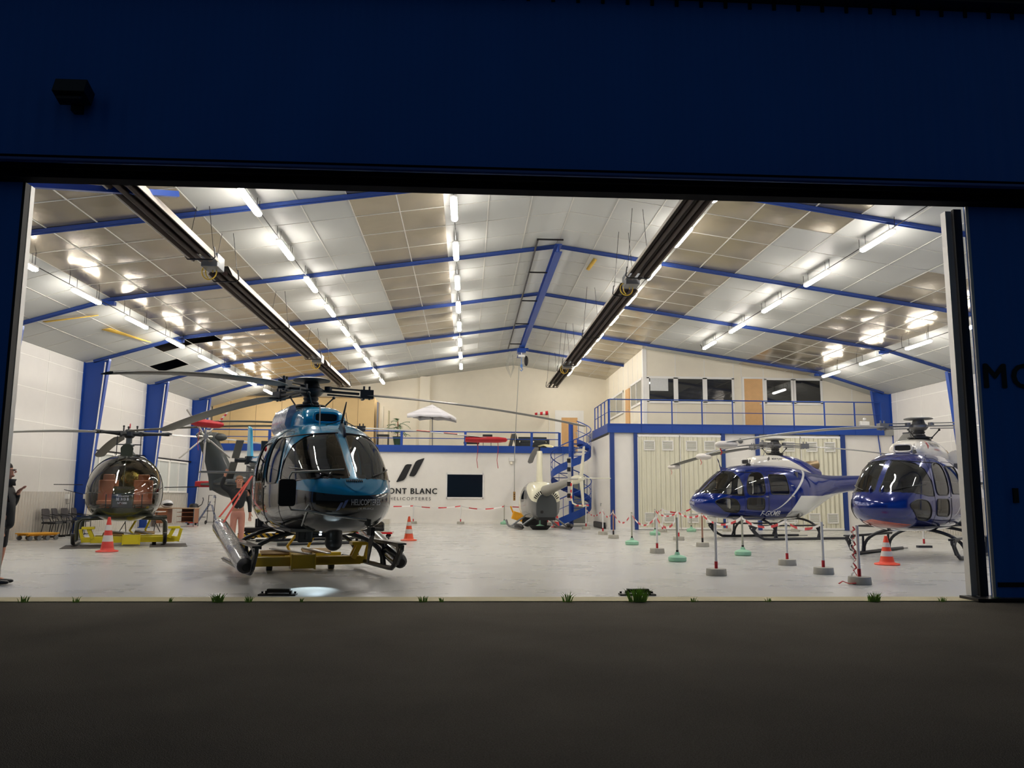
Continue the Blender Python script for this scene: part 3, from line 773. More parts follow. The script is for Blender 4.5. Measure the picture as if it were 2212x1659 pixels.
def as350(name, label, loc, hdg, paint, cowlmat, cowl_z, blade_m, hub_m, az, gear, chin=True, lower=True, tailrot=True, droop=.5, zup=0.0):
    t = thing(name, label, 'helicopter', loc, hdg)
    xs = frange(-7.05, -1.9, .12) + frange(-1.9, 2.9, .035)[1:] + frange(2.9, 3.2, .022)[1:] + [3.22, 3.24, 3.26, 3.275, 3.29, 3.30, 3.31]
    body = loft_body(AS, xs, 128)
    post = lambda c: abs(c.y) > .055
    W = [('windshield', WS, 0, glass_dark, post)]
    seals = []
    for s in (1, -1):
        W += [('door_window', DW1, s, glass_side, None), ('rear_window', DW2, s, glass_side, None)]
        seals += [(DW1, s), (DW2, s)]
        if lower: W.append(('lower_door_window', DW3, s, glass_side, None)); seals.append((DW3, s))
        if chin: W.append(('chin_window', CHIN, s, glass_side, None)); seals.append((CHIN, s))
    bvh = cut_body(body, W, t, paint, lining_m)
    m = MB()
    for p, s in seals: seal(bvh, p, s).build('window_seal', black, t)
    # windshield rim
    m = MB()
    for s in (1, -1):
        pts = []
        for (x, z) in ((3.06, 1.487), (2.9, 1.483), (2.6, 1.465), (2.2, 1.415), (1.92, 1.40), (1.93, 1.75), (1.98, 2.0), (2.06, 2.13), (2.12, 2.17)):
            h = bvh.ray_cast(Vector((x, s * 2, z)), Vector((0, -s, 0)))
            if h[0] is not None: pts.append(h[0] + h[1] * .004)
        m.tube(pts, .012, 6)
        # upper edge across the roof front
        pts = []
        for i in range(14):
            y = s * (.70 * (1 - i / 13) + .03); h = bvh.ray_cast(Vector((3.6, y, 2.16 + .05 * i / 13)), Vector((-1, 0, 0)))
            if h[0] is not None: pts.append(h[0] + h[1] * .004)
        if len(pts) > 2: m.tube(pts, .012, 6)
        pts = []
        for i in range(14):
            z = 1.50 + (2.2 - 1.50) * i / 13; h = bvh.ray_cast(Vector((3.6, s * .06, z)), Vector((-1, 0, 0)))
            if h[0] is not None: pts.append(h[0] + h[1] * .004)
        m.tube(pts, .006, 6)
    m.build('windshield_rim', black, t)
    # door seams
    m = MB()
    for s in (1, -1):
        for poly in (rounded([(1.06, .78), (1.88, .78), (1.9, 1.8), (1.7, 2.25), (1.25, 2.28), (1.06, 2.2)], .15), rounded([(.12, .8), (1.02, .8), (1.03, 2.2), (.2, 2.2)], .1)):
            seal(bvh, poly, s, r=.005, lift=.0).build('door_seam', rubber, t)
    m = MB()
    for s in (1, -1):
        for x, z in ((1.1, 1.38), (.08, 1.4), (.08, 1.75)):
            h = bvh.ray_cast(Vector((x, s * 2, z)), Vector((0, -s, 0)))
            if h[0] is not None: m.box(h[0], (.1, .03, .03))
    pieces(m, 'door_handle', alu, t, bevel=.006)
    # wipers
    m = MB()
    for s in (1, -1):
        pts = []
        for i in range(8):
            y = s * (.30 + .46 * i / 7); z = 1.52 + .13 * i / 7; h = bvh.ray_cast(Vector((3.8, y, z)), Vector((-1, 0, 0)))
            if h[0] is not None: pts.append(h[0] + Vector((.02, 0, .01)))
        if len(pts) > 2: m.tube(pts, .009, 6)
    pieces(m, 'wiper', black, t)
    # cabin
    sm = mat('grey_upholstery', srgb(78, 78, 80), .85)
    m = MB(); m.b2((-.2, -.72, .70), (2.3, .72, .74)); m.b2((-.25, -.8, .7), (-.2, .8, 2.2)); m.build('cabin_floor', lining_m, t, smooth=False)
    for y in (.42, -.42): seat(1.15, y, .76, sm, t)
    seat(.1, 0, .76, sm, t, w=1.5, nm='rear_bench')
    m = MB(); m.prism([(2.35, 1.15), (2.75, 1.2), (2.72, 1.42), (2.5, 1.56), (2.38, 1.52)], -.34, .34); m.b2((2.1, -.12, .75), (2.6, .12, 1.3)); m.build('instrument_panel', black, t, smooth=False, bevel=.02)
    # engine cowling
    ck = [(-1.75, 2.0, 2.16, 2.34, .20, 2.2, 2), (-1.2, 2.0, 2.2, 2.56, .36, 2.4, 2), (-.6, 2.0, 2.25, 2.74, .45, 2.8, 2), (0, 2.1, 2.3, 2.79, .47, 3, 2), (.6, 2.2, 2.35, 2.77, .45, 3, 2), (.95, 2.3, 2.4, 2.72, .41, 3, 2), (1.12, 2.34, 2.42, 2.63, .36, 3, 2), (1.2, 2.36, 2.42, 2.52, .28, 3, 2), (1.22, 2.38, 2.42, 2.46, .15, 2.5, 2)]
    c = loft_body(ck, frange(-1.75, 1.22, .05), 48); cb = BVHTree.FromPolygons([tuple(v) for v in c.v], c.f)
    cw = c.build('engine_cowling', cowlmat, t, ang=50)
    m = MB(); rr = []
    for x, sy, sz in ((1.23, .20, .085), (1.1, .19, .08), (1.02, .17, .07)):
        rr.append([(x, sy * math.copysign(abs(math.cos(a)) ** .5, math.cos(a)), 2.535 + sz * math.copysign(abs(math.sin(a)) ** .5, math.sin(a))) for a in [2 * PI * k / 24 for k in range(24)]])
    m.loft(rr); m.build('air_intake', rubber, cw, ang=60)
    m = MB(); m.tube([rr[0][i] for i in range(24)], .022, 8, closed=True); m.build('intake_lip', cowlmat, cw)
    m = MB(); m.lathe([(.15, 0), (.17, .1), (.175, .5), (.16, .5), (.15, .2), (.13, .05)], (0, 0, 0), 24, cap=False, axis='X')
    for v in m.v: v.x = -v.x - 1.2; v.z += 2.42 + (-v.x - 1.2) * .12
    m.build('exhaust_pipe', mat('heat_stained_exhaust', srgb(150, 130, 100), .4, .7, var=.2), t)
    # rotor
    hub_star(t, az, 3.13, 2.78, hub_m, boot)
    for i, a in enumerate(az):
        blade(t, a, 5.35, 3.10, droop, .32, blade_m, r0=1.0, pitch=.16)
    # tail
    m = MB(); m.prism([(-6.55, 2.1), (-6.95, 2.95), (-7.3, 3.02), (-7.25, 2.1), (-7.3, 1.75), (-7.15, 1.35), (-6.95, 1.35), (-6.8, 1.85)], -.035, .035)
    m.build('tail_fin', TAILM.get(name, paint), t, bevel=.02)
    m = MB(); m.prism([(-5.45, -1.35), (-5.0, -1.35), (-5.0, 1.35), (-5.45, 1.35)], 1.74, 1.78, 'Z'); m.build('horizontal_stabilizer', STABM.get(name, paint), t, bevel=.012)
    m = MB(); m.cyl((-6.55, 0, 2.1), (-6.55, -.42, 2.1), .06); m.box((-6.55, -.05, 2.1), (.3, .22, .2)); m.build('tail_gearbox', hub_m, t)
    for k in (0, 1):
        a = .5 + k * PI; d = Vector((math.cos(a), 0, math.sin(a)))
        m = MB(); m.bar(Vector((-6.55, -.42, 2.1)) + d * .1, Vector((-6.55, -.42, 2.1)) + d * .93, .03, .18, up=(0, 1, 0)); m.build('tail_rotor_blade', blade_m, t, bevel=.01)
    skid_gear(t, gear)
    m = MB(); m.cyl((1.5, .3, 2.38), (1.35, .3, 2.62), .006, n=6); m.prism([(1.2, 2.4), (1.5, 2.36), (1.38, 2.48), (1.30, 2.48)], .29, .31); m.build('whip_antenna', black, t)
    return t, bvh, cb
boot = mat('rotor_boot', srgb(40, 40, 42), .5)
TAILM = {}; STABM = {}
def paint_teal():
    m = mat('teal_and_black_paint', srgb(0, 122, 164), .18, coat=1.0, metal=.1, var=.02); n = NX(m); ay = n.op('MULTIPLY', n.y, n.y)
    border = n.lin(ay, .16, 1.245); border = n.op('ADD', border, n.op('MULTIPLY', n.op('MAXIMUM', n.lin(n.x, -1, 2.4), 0), .10))
    up = n.op('GREATER_THAN', n.z, border); c = n.mix(up, srgb(24, 26, 27), srgb(0, 140, 186))
    s = n.op('SUBTRACT', n.z, n.lin(n.x, -.27, 1.17)); a = n.op('MULTIPLY', n.op('GREATER_THAN', s, 0), n.op('LESS_THAN', s, .06)); a = n.op('MULTIPLY', a, n.op('LESS_THAN', n.x, 2.2)); a = n.op('MULTIPLY', a, n.op('LESS_THAN', n.z, 1.3))
    c = n.mix(a, c, srgb(200, 202, 204)); n.col(c); return m
def paint_blue(belly=None):
    nm = 'royal_blue_paint' + ('_b' if belly else '')
    m = mat(nm, srgb(12, 34, 130), .12, coat=1.0, metal=.25, var=.02); n = NX(m)
    # white swoosh rising rearwards, white rear flank
    cx = n.lin(n.x, -1, .92); pos = n.op('MAXIMUM', cx, 0)
    line = n.op('MULTIPLY_ADD', n.op('POWER', pos, 1.5), .62, .93); s = n.op('SUBTRACT', n.z, line); wd = n.op('MULTIPLY', pos, .09)
    a = n.op('MULTIPLY', n.op('GREATER_THAN', s, 0), n.op('LESS_THAN', s, wd)); a = n.op('MULTIPLY', a, n.op('LESS_THAN', n.z, 2.6)); a = n.op('MULTIPLY', a, n.op('GREATER_THAN', n.x, -1.2))
    e = n.lin(n.x, -1.15, 1.12); e = n.op('MINIMUM', e, 1.42); e = n.op('MINIMUM', e, n.op('MAXIMUM', n.lin(n.x, .30, 1.80), 0.5)) if False else e
    b = n.op('MULTIPLY', n.op('LESS_THAN', n.z, e), n.op('LESS_THAN', n.x, .25)); b2 = n.op('LESS_THAN', n.z, n.lin(n.x, -.115, 1.26)); b3 = n.op('MULTIPLY', b2, n.op('LESS_THAN', n.x, -1.1))
    a = n.op('MAXIMUM', a, n.op('MAXIMUM', b, b3))
    c = n.mix(a, srgb(5, 34, 116), srgb(222, 224, 222))
    if belly:
        z2 = n.lin(n.op('MULTIPLY', n.y, n.y), 1.5, -.02); q = n.op('MULTIPLY', n.op('LESS_THAN', n.op('SUBTRACT', n.z, .90), n.op('MULTIPLY', n.op('ABSOLUTE', n.op('SUBTRACT', n.y, -.1)), -.18)), n.op('GREATER_THAN', n.x, 2.5)); c = n.mix(q, c, srgb(214, 92, 66))
    n.col(c); return m
def cowl_white_blue():
    m = mat('white_and_blue_cowling', srgb(236, 232, 222), .2, coat=.8, var=.02); n = NX(m)
    q = n.op('GREATER_THAN', n.z, n.lin(n.x, .45, 2.72)); n.col(n.mix(q, srgb(236, 232, 222), srgb(14, 36, 128))); return m
teal_p = paint_teal(); teal_c = mat('teal_paint', srgb(0, 140, 186), .18, coat=1, metal=.1); blue_p = paint_blue(); blue_p2 = paint_blue(True)
cowl_wb = cowl_white_blue(); cowl_w = mat('white_cowling_paint', srgb(232, 226, 214), .2, coat=.8)
grey_blade = mat('grey_rotor_paint', srgb(96, 98, 98), .4); dk_blade = mat('dark_rotor_paint', srgb(104, 104, 100), .42); wh_blade = mat('pale_rotor_paint', srgb(176, 176, 172), .35)
dkhub = mat('dark_hub_metal', srgb(52, 55, 58), .4, .5); ghub = mat('grey_hub_metal', srgb(128, 128, 128), .4, .6)
gear_b = mat('black_gear_paint', srgb(30, 31, 33), .35, coat=.3); gear_p = mat('dark_grey_gear_paint', srgb(44, 46, 54), .4)
finm = mat('teal_over_grey_fin', srgb(60, 170, 210), .25, .1); n = NX(finm); n.col(n.mix(n.op('GREATER_THAN', n.z, 2.2), srgb(120, 122, 122), srgb(66, 172, 214)))
TAILM['teal_helicopter'] = finm; STABM['teal_helicopter'] = grey_blade
D = math.radians
def rel(h, lst): return [D(a - h) for a in lst]
# ---- teal helicopter on its yellow dolly ----
teal, tb, tcb = as350('teal_helicopter', 'large teal and black helicopter facing the door on a yellow dolly', (-2.85, 4.0, .10), D(293), teal_p, teal_c, 0, dk_blade, dkhub, rel(293, [255, 137, 14]), gear_b, chin=False, lower=False, droop=.45)
decalw = mat('white_decal', srgb(214, 216, 222), .4); decalb = mat('pale_blue_decal', srgb(120, 140, 200), .4); decalr = mat('red_decal', srgb(190, 60, 60), .4); decalk = mat('black_decal', srgb(24, 24, 28), .4)
def decal(root, bvh, vf, origin, U, V, Dr, mt, name='lettering', lift=.006):
    m = project(bvh, vf[0], vf[1], origin, U, V, Dr, lift); return m.build(name, mt, root, smooth=False, fixn=False)
def nose_sign(root, bvh, line1, y0, z0, w, mt1=decalw, mtl=decalb):
    # faces forward (seen from the nose, +y is to the right of the reader)
    U, V, Dn = (0, 1, 0), (0, 0, 1), (-1, 0, 0)
    decal(root, bvh, logo2d(w * .24, w * .24), (4, y0, z0 - .02), U, V, Dn, mtl, 'logo')
    decal(root, bvh, fit_text(line1, w * .68, w * .125, bold=.01), (4, y0 + w * .30, z0 + w * .09), U, V, Dn, mt1)
    decal(root, bvh, fit_text('DE FRANCE', w * .36, w * .04), (4, y0 + w * .46, z0 + w * .0), U, V, Dn, mt1)
nose_sign(teal, tb, 'HELICOPTERES', -.28, 1.05, .66)
decal(teal, tb, ([(0, .1), (.06, 0), (.2, -.1), (.34, 0), (.4, .1), (.36, .14), (.04, .14)], [(0, 1, 2, 3, 4, 5, 6)]), (4, -.16, 1.37), (0, .8, 0), (0, 0, .8), (-1, 0, 0), teal_c, 'vent_badge')
m = MB()
for i in range(9): m.box((3.115 - .002 * abs(i - 4), -.11 + i * .028, 1.44), (.05, .014, .06), ry=.6)
m.build('nose_vent', rubber, teal, smooth=False)
# belly camera ball, mirror frame, side basket mirror, skid floats, cable cutter
m = MB(); m.sphere((1.95, .02, .52), .135, 20, 14); m.cyl((1.95, .02, .55), (1.95, .02, .68), .13, n=20); m.build('belly_camera_ball', black, teal)
m = MB(); m.box((2.0, -.45, .66), (.24, .22, .24), ry=.1); m.box((2.1, -.45, .72), (.05, .06, .3)); m.box((1.9, -.2, .62), (.1, .3, .06)); m.build('searchlight_mount', rubber, teal, bevel=.03)
m = MB(); m.tube([(3.0, -.12, 1.62), (2.9, -.5, 1.59), (2.86, -.84, 1.57), (2.86, -.88, 1.50), (2.86, -.88, 1.3), (2.86, -.88, 1.12), (2.88, -.84, 1.04), (2.95, -.60, 1.02), (3.15, -.3, .96), (3.3, .15, .90)], .015, 8)
m.tube([(2.96, -.30, 1.58), (2.9, -.64, 1.03)], .012, 8); m.tube([(2.9, -.62, 1.02), (2.5, -.6, .80)], .012, 8)
m.tube([(2.92, -.6, 1.0), (3.0, -.1, .88), (2.95, .1, .84)], .010, 8); m.build('camera_boom_frame', alu, teal)
m = MB(); m.prism(rounded([(-.12, -.19), (.12, -.19), (.12, .19), (-.12, .19)], .05), -.03, .03, 'X')
for v in m.v: v.x += 2.95; v.y += -.92; v.z += 1.28
m.build('mirror_housing', black, teal, ang=50)
m = MB(); m.prism([(2.95, .7), (3.0, .66), (2.75, .25), (2.70, .25), (2.78, .6)], .34, .36); m.box((2.85, .35, .72), (.2, .06, .12)); m.build('cable_cutter', gear_b, teal)
m = MB(); m.tube([(2.0, .05, 2.32), (2.12, .05, 2.42), (2.06, .12, 2.72)], [.02, .022, .01], 8); m.bar((2.0, -.18, 2.34), (2.12, .05, 2.42), .012, .012); m.bar((2.0, .28, 2.34), (2.12, .05, 2.42), .012, .012); m.prism([(1.95, 2.30), (2.3, 2.14), (2.26, 2.26), (2.1, 2.40)], .03, .07); m.build('upper_wire_cutter', gear_b, teal)
m = MB(); m.cyl((1.75, -.22, 2.3), (1.72, -.22, 2.68), .009, n=6); m.build('rod_antenna', alu, teal)
wrapm = mat('clear_plastic_wrap', srgb(128, 128, 130), .15, coat=.8, bump=(14, .8, .02), var=.2, vscale=18)
chrome = mat('polished_metal_tube', srgb(170, 172, 174), .12, .95)
for s, mt in ((-1, wrapm), (1, chrome)):
    a = Vector((1.55, s * 1.24, .17)); b = Vector((-1.15, s * 1.32, .68)); d = (b - a).normalized()
    m = MB(); m.tube([a, a.lerp(b, .05), a.lerp(b, .5), a.lerp(b, .95), b, b + d * .06], [.12, .135, .14, .145, .13, .05], 20); m.build('float_tube', mt, teal)
    m = MB(); m.tube([a - d * .12, a - d * .06, a], [.06, .11, .115], 16); m.build('float_end_cap', rubber, teal)
m = MB(); m.sphere((-.1, .0, 2.5), (.75, .52, .3), 20, 10)
wrap2 = mat('plastic_sheet', srgb(170, 176, 196), .2, coat=.6, bump=(6, .9, .04), var=.15, vscale=5)
m = MB(); m.loft([[(x, -(w_) * (1 if k < 6 else 1), z) for k, (w_, z) in enumerate(((.50, 2.36), (.55, 2.45), (.52, 2.65), (.47, 2.77), (.40, 2.80), (.36, 2.72), (.40, 2.5), (.44, 2.34)))] for x in (.55, .3, 0, -.3, -.6, -.8)])
m.build('plastic_cover', wrap2, teal, ang=60)['label'] = 'crumpled clear plastic sheet over the cowling side'
# landing light facing the floor in front
ledm = bpy.data.materials.new('landing_light_lens'); ledm.use_nodes = True; q = ledm.node_tree.nodes['Principled BSDF']; q.inputs['Emission Color'].default_value = (.75, .9, 1, 1); q.inputs['Emission Strength'].default_value = 20
m = MB(); m.cyl((2.2, -.25, .66), (2.205, -.25, .645), .018, n=16); m.build('landing_light', ledm, teal)
ld = bpy.data.lights.new('landing_light_beam', 'SPOT'); ld.energy = 75; ld.spot_size = D(50); ld.spot_blend = .6; ld.color = (.7, .88, 1); ld.shadow_soft_size = .05
lo = bpy.data.objects.new('landing_light_beam', ld); COL.objects.link(lo); lo.parent = teal; lo.location = (2.2, -.25, .62)
lo.rotation_euler = Vector((.50, -.22, -.62)).to_track_quat('-Z', 'Y').to_euler()
# ---- blue helicopter with white lettering, seen from its side ----
blue1, bb, bcb = as350('blue_helicopter', 'blue helicopter with white registration letters, standing sideways before the corrugated doors', (10.5, 16.45, 0), D(197), blue_p, cowl_wb, 0, grey_blade, ghub, rel(197, [226, 117, 353]), gear_p, droop=.55)
decal(blue1, bb, fit_text('F-GKMB', .72, .16, bold=.01, shear=.2), (1.30, 2.4, .77), (-1, 0, 0), (0, 0, 1), (0, -1, 0), decalw)
decal(blue1, bcb, fit_text('MONT BLANC', .42, .07, bold=.015), (.46, 2, 2.60), (-1, 0, 0), (0, 0, 1), (0, -1, 0), decalk)
decal(blue1, bcb, logo2d(.14, .15), (.66, 2, 2.56), (-1, 0, 0), (0, 0, 1), (0, -1, 0), decalk, 'logo')
U = Vector((-.55, .83, 0)); decal(blue1, bb, fit_text('HELICOPTERES', .5, .09, bold=.02), Vector((5, .0, 1.12)) , (-.3, .95, 0), (0, 0, 1), (-1, -.25, 0), decalw)
decal(blue1, bb, logo2d(.15, .15), Vector((5, -.18, 1.10)), (-.3, .95, 0), (0, 0, 1), (-1, -.25, 0), decalw, 'logo')
decal(blue1, bb, fit_text('DE FRANCE', .22, .035), Vector((5, .18, 1.06)), (-.3, .95, 0), (0, 0, 1), (-1, -.25, 0), decalw)
m = MB(); m.cyl((.9, .25, 2.40), (.6, .3, 2.95), .006, n=6); m.prism([(.7, 2.42), (1.0, 2.40), (.88, 2.52)], .24, .27); m.build('rod_antenna', blue_p, blue1)
m = MB(); m.prism([(1.85, 2.3), (2.2, 2.18), (2.28, 2.55), (2.33, 2.62), (2.22, 2.36), (2.1, 2.32)], -.02, .02); m.build('wire_cutter', blue_p, blue1)
bagm = mat('white_blade_cover', srgb(222, 216, 208), .6, bump=(10, .6, .02)); redfab = mat('red_fabric', srgb(190, 26, 38), .6, bump=(12, .6, .02), var=.15)
def tip_cover(root, az, R, z, mt, w=.36, L=.45, r_=None, streamer=None, ns=1):
    R2 = R + .04; d = Vector((math.cos(az), math.sin(az), 0)); m = MB(); n_ = Vector((-d.y, d.x, 0)); rings = []
    for i, (r, s) in enumerate(((R2 - L, .85), (R2 - L * .8, 1), (R2 - L * .2, 1), (R2, .7), (R2 + .05, .2))):
        rings.append([Vector((0, 0, z)) + d * r + n_ * (w / 2 * s * math.cos(a)) + Vector((0, 0, .09 * s * math.sin(a) - .02)) for a in [2 * PI * k / 14 for k in range(14)]])
    m.loft(rings); o = m.build('tip_cover', mt, root)
    if streamer:
        m = MB()
        for k in range(ns):
            p = Vector((0, 0, z - .06)) + d * (R2 - L * (.2 + .5 * k)); m.tube([p, p + Vector((.02, 0, -.3 * streamer)), p + Vector((.0, .03, -.7 * streamer)), p + Vector((.02, 0, -streamer))], .016, 6, flat=.3)
        pieces(m, 'streamer', redfab, o)
tip_cover(blue1, rel(197, [226])[0], 5.35, 3.10 - .55, bagm, streamer=.2); tip_cover(blue1, rel(197, [117])[0], 5.35, 3.10 - .55, bagm, streamer=.25)
# ---- blue helicopter close to the right door edge ----
blue2, b2, b2cb = as350('blue_helicopter', 'blue helicopter with white engine cowling, half hidden by the right door leaf', (11.2, 8.75, 0), D(223), blue_p2, cowl_w, 0, wh_blade, ghub, rel(223, [188, 68, 308]), gear_p, droop=.5)
decal(blue2, b2cb, fit_text('HELICOPTERES', .62, .08, bold=.015), (.55, 2, 2.60), (-1, 0, 0), (0, 0, 1), (0, -1, 0), decalk)
decal(blue2, b2cb, fit_text('DE FRANCE', .36, .04), (.42, 2, 2.50), (-1, 0, 0), (0, 0, 1), (0, -1, 0), decalr)
decal(blue2, b2cb, logo2d(.15, .2), (.8, 2, 2.52), (-1, 0, 0), (0, 0, 1), (0, -1, 0), decalr, 'logo')
tip_cover(blue2, rel(223, [188])[0], 5.35, 3.10 - .5, bagm, streamer=.2)
m = MB(); m.lathe([(.16, 0), (.19, .06), (.19, .42), (.15, .46)], (0, 0, 0), 20, axis='X')
for v in m.v: v.x = -v.x - .85; v.y += .55; v.z += 2.35
m.build('side_filter_barrel', mat('stainless_mesh', srgb(150, 140, 118), .35, .7), blue2)
m = MB()
for x in (-.9, -1.08, -1.26): m.lathe([(.2, 0), (.205, .03), (.2, .06)], (x, .55, 2.35), 20, axis='X')
pieces(m, 'filter_band', cowl_w, blue2)
m = MB(); m.prism([(2.98, 1.49), (3.1, 1.44), (3.12, 1.54), (3.0, 1.62)], -.14, -.12); m.prism([(2.98, 1.49), (3.1, 1.44), (3.12, 1.54), (3.0, 1.62)], .12, .14); pieces(m, 'nose_bracket', blue_p, blue2)
# ---- olive bubble helicopter ----
olive = mat('olive_green_paint', srgb(58, 62, 48), .22, coat=.6); gbl = mat('warm_grey_rotor_paint', srgb(96, 94, 84), .55); leather = mat('tan_leather', srgb(176, 104, 62), .5, coat=.2, var=.12, vscale=5)
al = thing('bubble_helicopter', 'vintage olive helicopter with a clear bubble cabin and tan leather seats at the left', 'helicopter', (-9.45, 12.45, .03), D(290))
BT = [(-.9, .80, 1.3, 1.9, .55, 2.2, 2.2), (-.45, .66, 1.32, 2.2, .82, 2.3, 2.3), (0, .60, 1.34, 2.34, .92, 2.3, 2.4), (.5, .58, 1.34, 2.36, .94, 2.2, 2.5), (.95, .60, 1.32, 2.26, .92, 2.1, 2.5), (1.35, .66, 1.30, 2.04, .84, 2.05, 2.4), (1.65, .76, 1.28, 1.74, .68, 2, 2.3), (1.85, .90, 1.26, 1.50, .44, 2, 2.1), (1.93, 1.05, 1.25, 1.36, .22, 2, 2), (1.96, 1.2, 1.25, 1.28, .03, 2, 2)]
bod = loft_body(BT, frange(-.9, 1.6, .04) + frange(1.6, 1.95, .02)[1:], 96)
GL = [(-.42, .95), (3, .95), (3, 3), (-.42, 3)]
ab = cut_body(bod, [('bubble', GL, 0, glass_clear, None)], al, olive, lining_m, 'cabin_base')
m = MB()
for x, in ((-.42,), (.42,)):
    pts = [p for p in ring(x, *interp(BT, x), n=60) if p.z > .93]; pts.sort(key=lambda p: math.atan2(p.z - 1, p.y)); m.tube([p * 1.0 + Vector((0, p.y * .005, .006)) for p in pts], .014, 6)
for s in (1, -1): m.tube([(x, s * abs(ring(x, *interp(BT, x), n=96)[0].y) * 1.003, 1.345) for x in frange(-.4, 1.8, .1)], .008, 6)
m.tube([(x, 0, interp(BT, x)[2] + .004) for x in frange(.6, 1.9, .1)], .008, 6)
pieces(m, 'door_frame', olive, al)
for y in (.44, -.44):
    s_ = seat(.1, y, .80, leather, al, w=.5, tall=.62)
m = MB(); m.prism([(.9, .78), (1.72, .9), (1.62, 1.30), (1.2, 1.52), (1.0, 1.50)], -.26, .26); m.build('instrument_console', olive, al, bevel=.04)
m = MB(); m.box((1.33, 0, 1.42), (.02, .34, .17), ry=-.5); m.build('instrument_hood', black, al, bevel=.01)
decal_t = fit_text('SE 313 B', .3, .07, bold=.02); bc = BVHTree.FromPolygons([(1.75, -1, .8), (1.75, 1, .8), (1.63, 1, 1.31), (1.63, -1, 1.31)], [(0, 1, 2, 3)])
decal(al, bc, decal_t, (3, -.15, 1.14), (0, 1, 0), (0, 0, 1), (-1, 0, 0), decalw, lift=.02); decal(al, bc, fit_text('N°1500', .22, .055, bold=.02), (3, -.11, 1.05), (0, 1, 0), (0, 0, 1), (-1, 0, 0), decalw, lift=.02)
decal(al, bc, fit_text('Alouette', .3, .06, shear=.4), (3, -.15, 1.23), (0, 1, 0), (0, 0, 1), (-1, 0, 0), decalw, lift=.02)
m = MB(); m.b2((-.35, -.75, .74), (1.6, .75, .78)); m.b2((-.42, -.75, .78), (-.38, .75, 1.5)); m.build('cabin_floor', olive, al, smooth=False)
m = MB()
for y in (.3, -.3, .55, -.55): m.tube([(1.35, y, .8), (1.3, y, .95), (1.38, y, 1.0)], .012, 6)
for y in (.44, -.44): m.tube([(.55, y, .8), (.62, y, 1.1), (.55, y, 1.3)], .014, 6)
pieces(m, 'control_stick', black, al)
m = MB(); m.sphere((-.55, .1, 1.75), (.22, .3, .26), 14, 10); m.build('foil_wrap', mat('gold_foil', srgb(190, 170, 90), .25, .9, bump=(9, 1, .05)), al)
m = MB(); m.prism(rounded([(-.14, 2.32), (.14, 2.32), (.16, 2.55), (.06, 2.64), (-.06, 2.64), (-.16, 2.55)], .05), 1.0, 1.03, 'X'); m.build('roof_bracket', olive, al)
# engine deck, mast, tail truss
m = MB(); m.box((-1.0, 0, 1.75), (1.0, .5, .12)); m.cyl((-.55, 0, 2.02), (-1.7, 0, 2.05), .24, n=20); m.cyl((-1.7, 0, 2.05), (-2.1, 0, 2.15), .12, .16, n=16)
m.sphere((-.6, .3, 2.2), (.22, .22, .2), 12, 8); m.sphere((-.7, -.34, 2.1), (.2, .18, .2), 12, 8); m.build('turbine', steelgrey, al)
m = MB(); m.lathe([(.24, 0), (.20, .12), (.12, .22), (.11, .34), (.15, .36), (.15, .40), (.08, .44), (.08, .68)], (0, 0, 2.28), 20); m.build('rotor_mast', mat('grey_green_metal', srgb(92, 98, 98), .35, .4), al)
azs = rel(290, [242, 122, 2]); zr_ = 2.98
m = MB(); m.lathe([(.1, -.12), (.15, -.06), (.15, .06), (.1, .12)], (0, 0, zr_), 16)
for a in azs:
    d = Vector((math.cos(a), math.sin(a), 0)); n_ = Vector((-d.y, d.x, 0)); z = Vector((0, 0, zr_))
    m.tube([z + d * .1, z + d * .3, z + d * .5, z + d * .8, z + d * 1.05, z + d * 1.15], [.06, .075, .055, .045, .06, .03], 10)
    m.cyl(z + d * .34 - n_ * .1, z + d * .34 + n_ * .1, .05); m.cyl(z + d * .95 - n_ * .09, z + d * .95 + n_ * .09, .035)
    m.bar(z + d * .3 + n_ * .08 + Vector((0, 0, .04)), z + d * .95 + n_ * .05, .02, .03); m.cyl(z + d * .2, z + d * .2 + Vector((0, 0, .2)), .02, n=8); m.sphere(z + d * .2 + Vector((0, 0, .2)), .03, 8, 6)
m.build('rotor_hub', dkhub, al)
m = MB()
for q in (.3, -.3): m.bar((0, q, 2.7), (0, q, zr_ - .06), .02, .02); m.bar((0, q, 2.35), (0, q, 2.7), .02, .02)
m.bar((0, -.32, 2.68), (0, .32, 2.68), .02, .03); m.build('pitch_links', dkhub, al, smooth=False)
m = MB(); m.lathe([(.05, 0), (.05, .02), (.03, .02)], (0, 0, 0), 12, axis='X'); 
m = MB(); m.tube([(.05 * math.cos(k), 0, zr_ + .22 + .06 * math.sin(k)) for k in [2 * PI * i / 12 for i in range(12)]], .014, 6, closed=True); m.build('red_lifting_ring', mat('red_tag', srgb(200, 40, 60), .5), al)
for a in azs: blade(al, a, 5.1, zr_, .45, .3, gbl if abs(a - azs[1]) < .01 else wh_blade, r0=1.1, pitch=.2)
m = MB()
T0 = [(-1.0, .4, 1.85), (-1.0, -.4, 1.85), (-1.0, 0, .95)]; T1 = [(-6.2, .1, 1.75), (-6.2, -.1, 1.75), (-6.2, 0, 1.55)]
for a, b in zip(T0, T1): m.tube([a, b], .022, 6)
for k in range(10):
    p = [Vector(a).lerp(Vector(b), k / 9) for a, b in zip(T0, T1)]; q = [Vector(a).lerp(Vector(b), min(1, (k + 1) / 9)) for a, b in zip(T0, T1)]
    for i in range(3): m.tube([p[i], p[(i + 1) % 3]], .012, 5); m.tube([p[i], q[(i + 1) % 3]], .012, 5)
m.build('tail_truss', olive, al)
m = MB(); m.prism([(-5.6, -.9), (-5.2, -.9), (-5.2, .9), (-5.6, .9)], 1.72, 1.75, 'Z'); m.build('horizontal_stabilizer', olive, al)
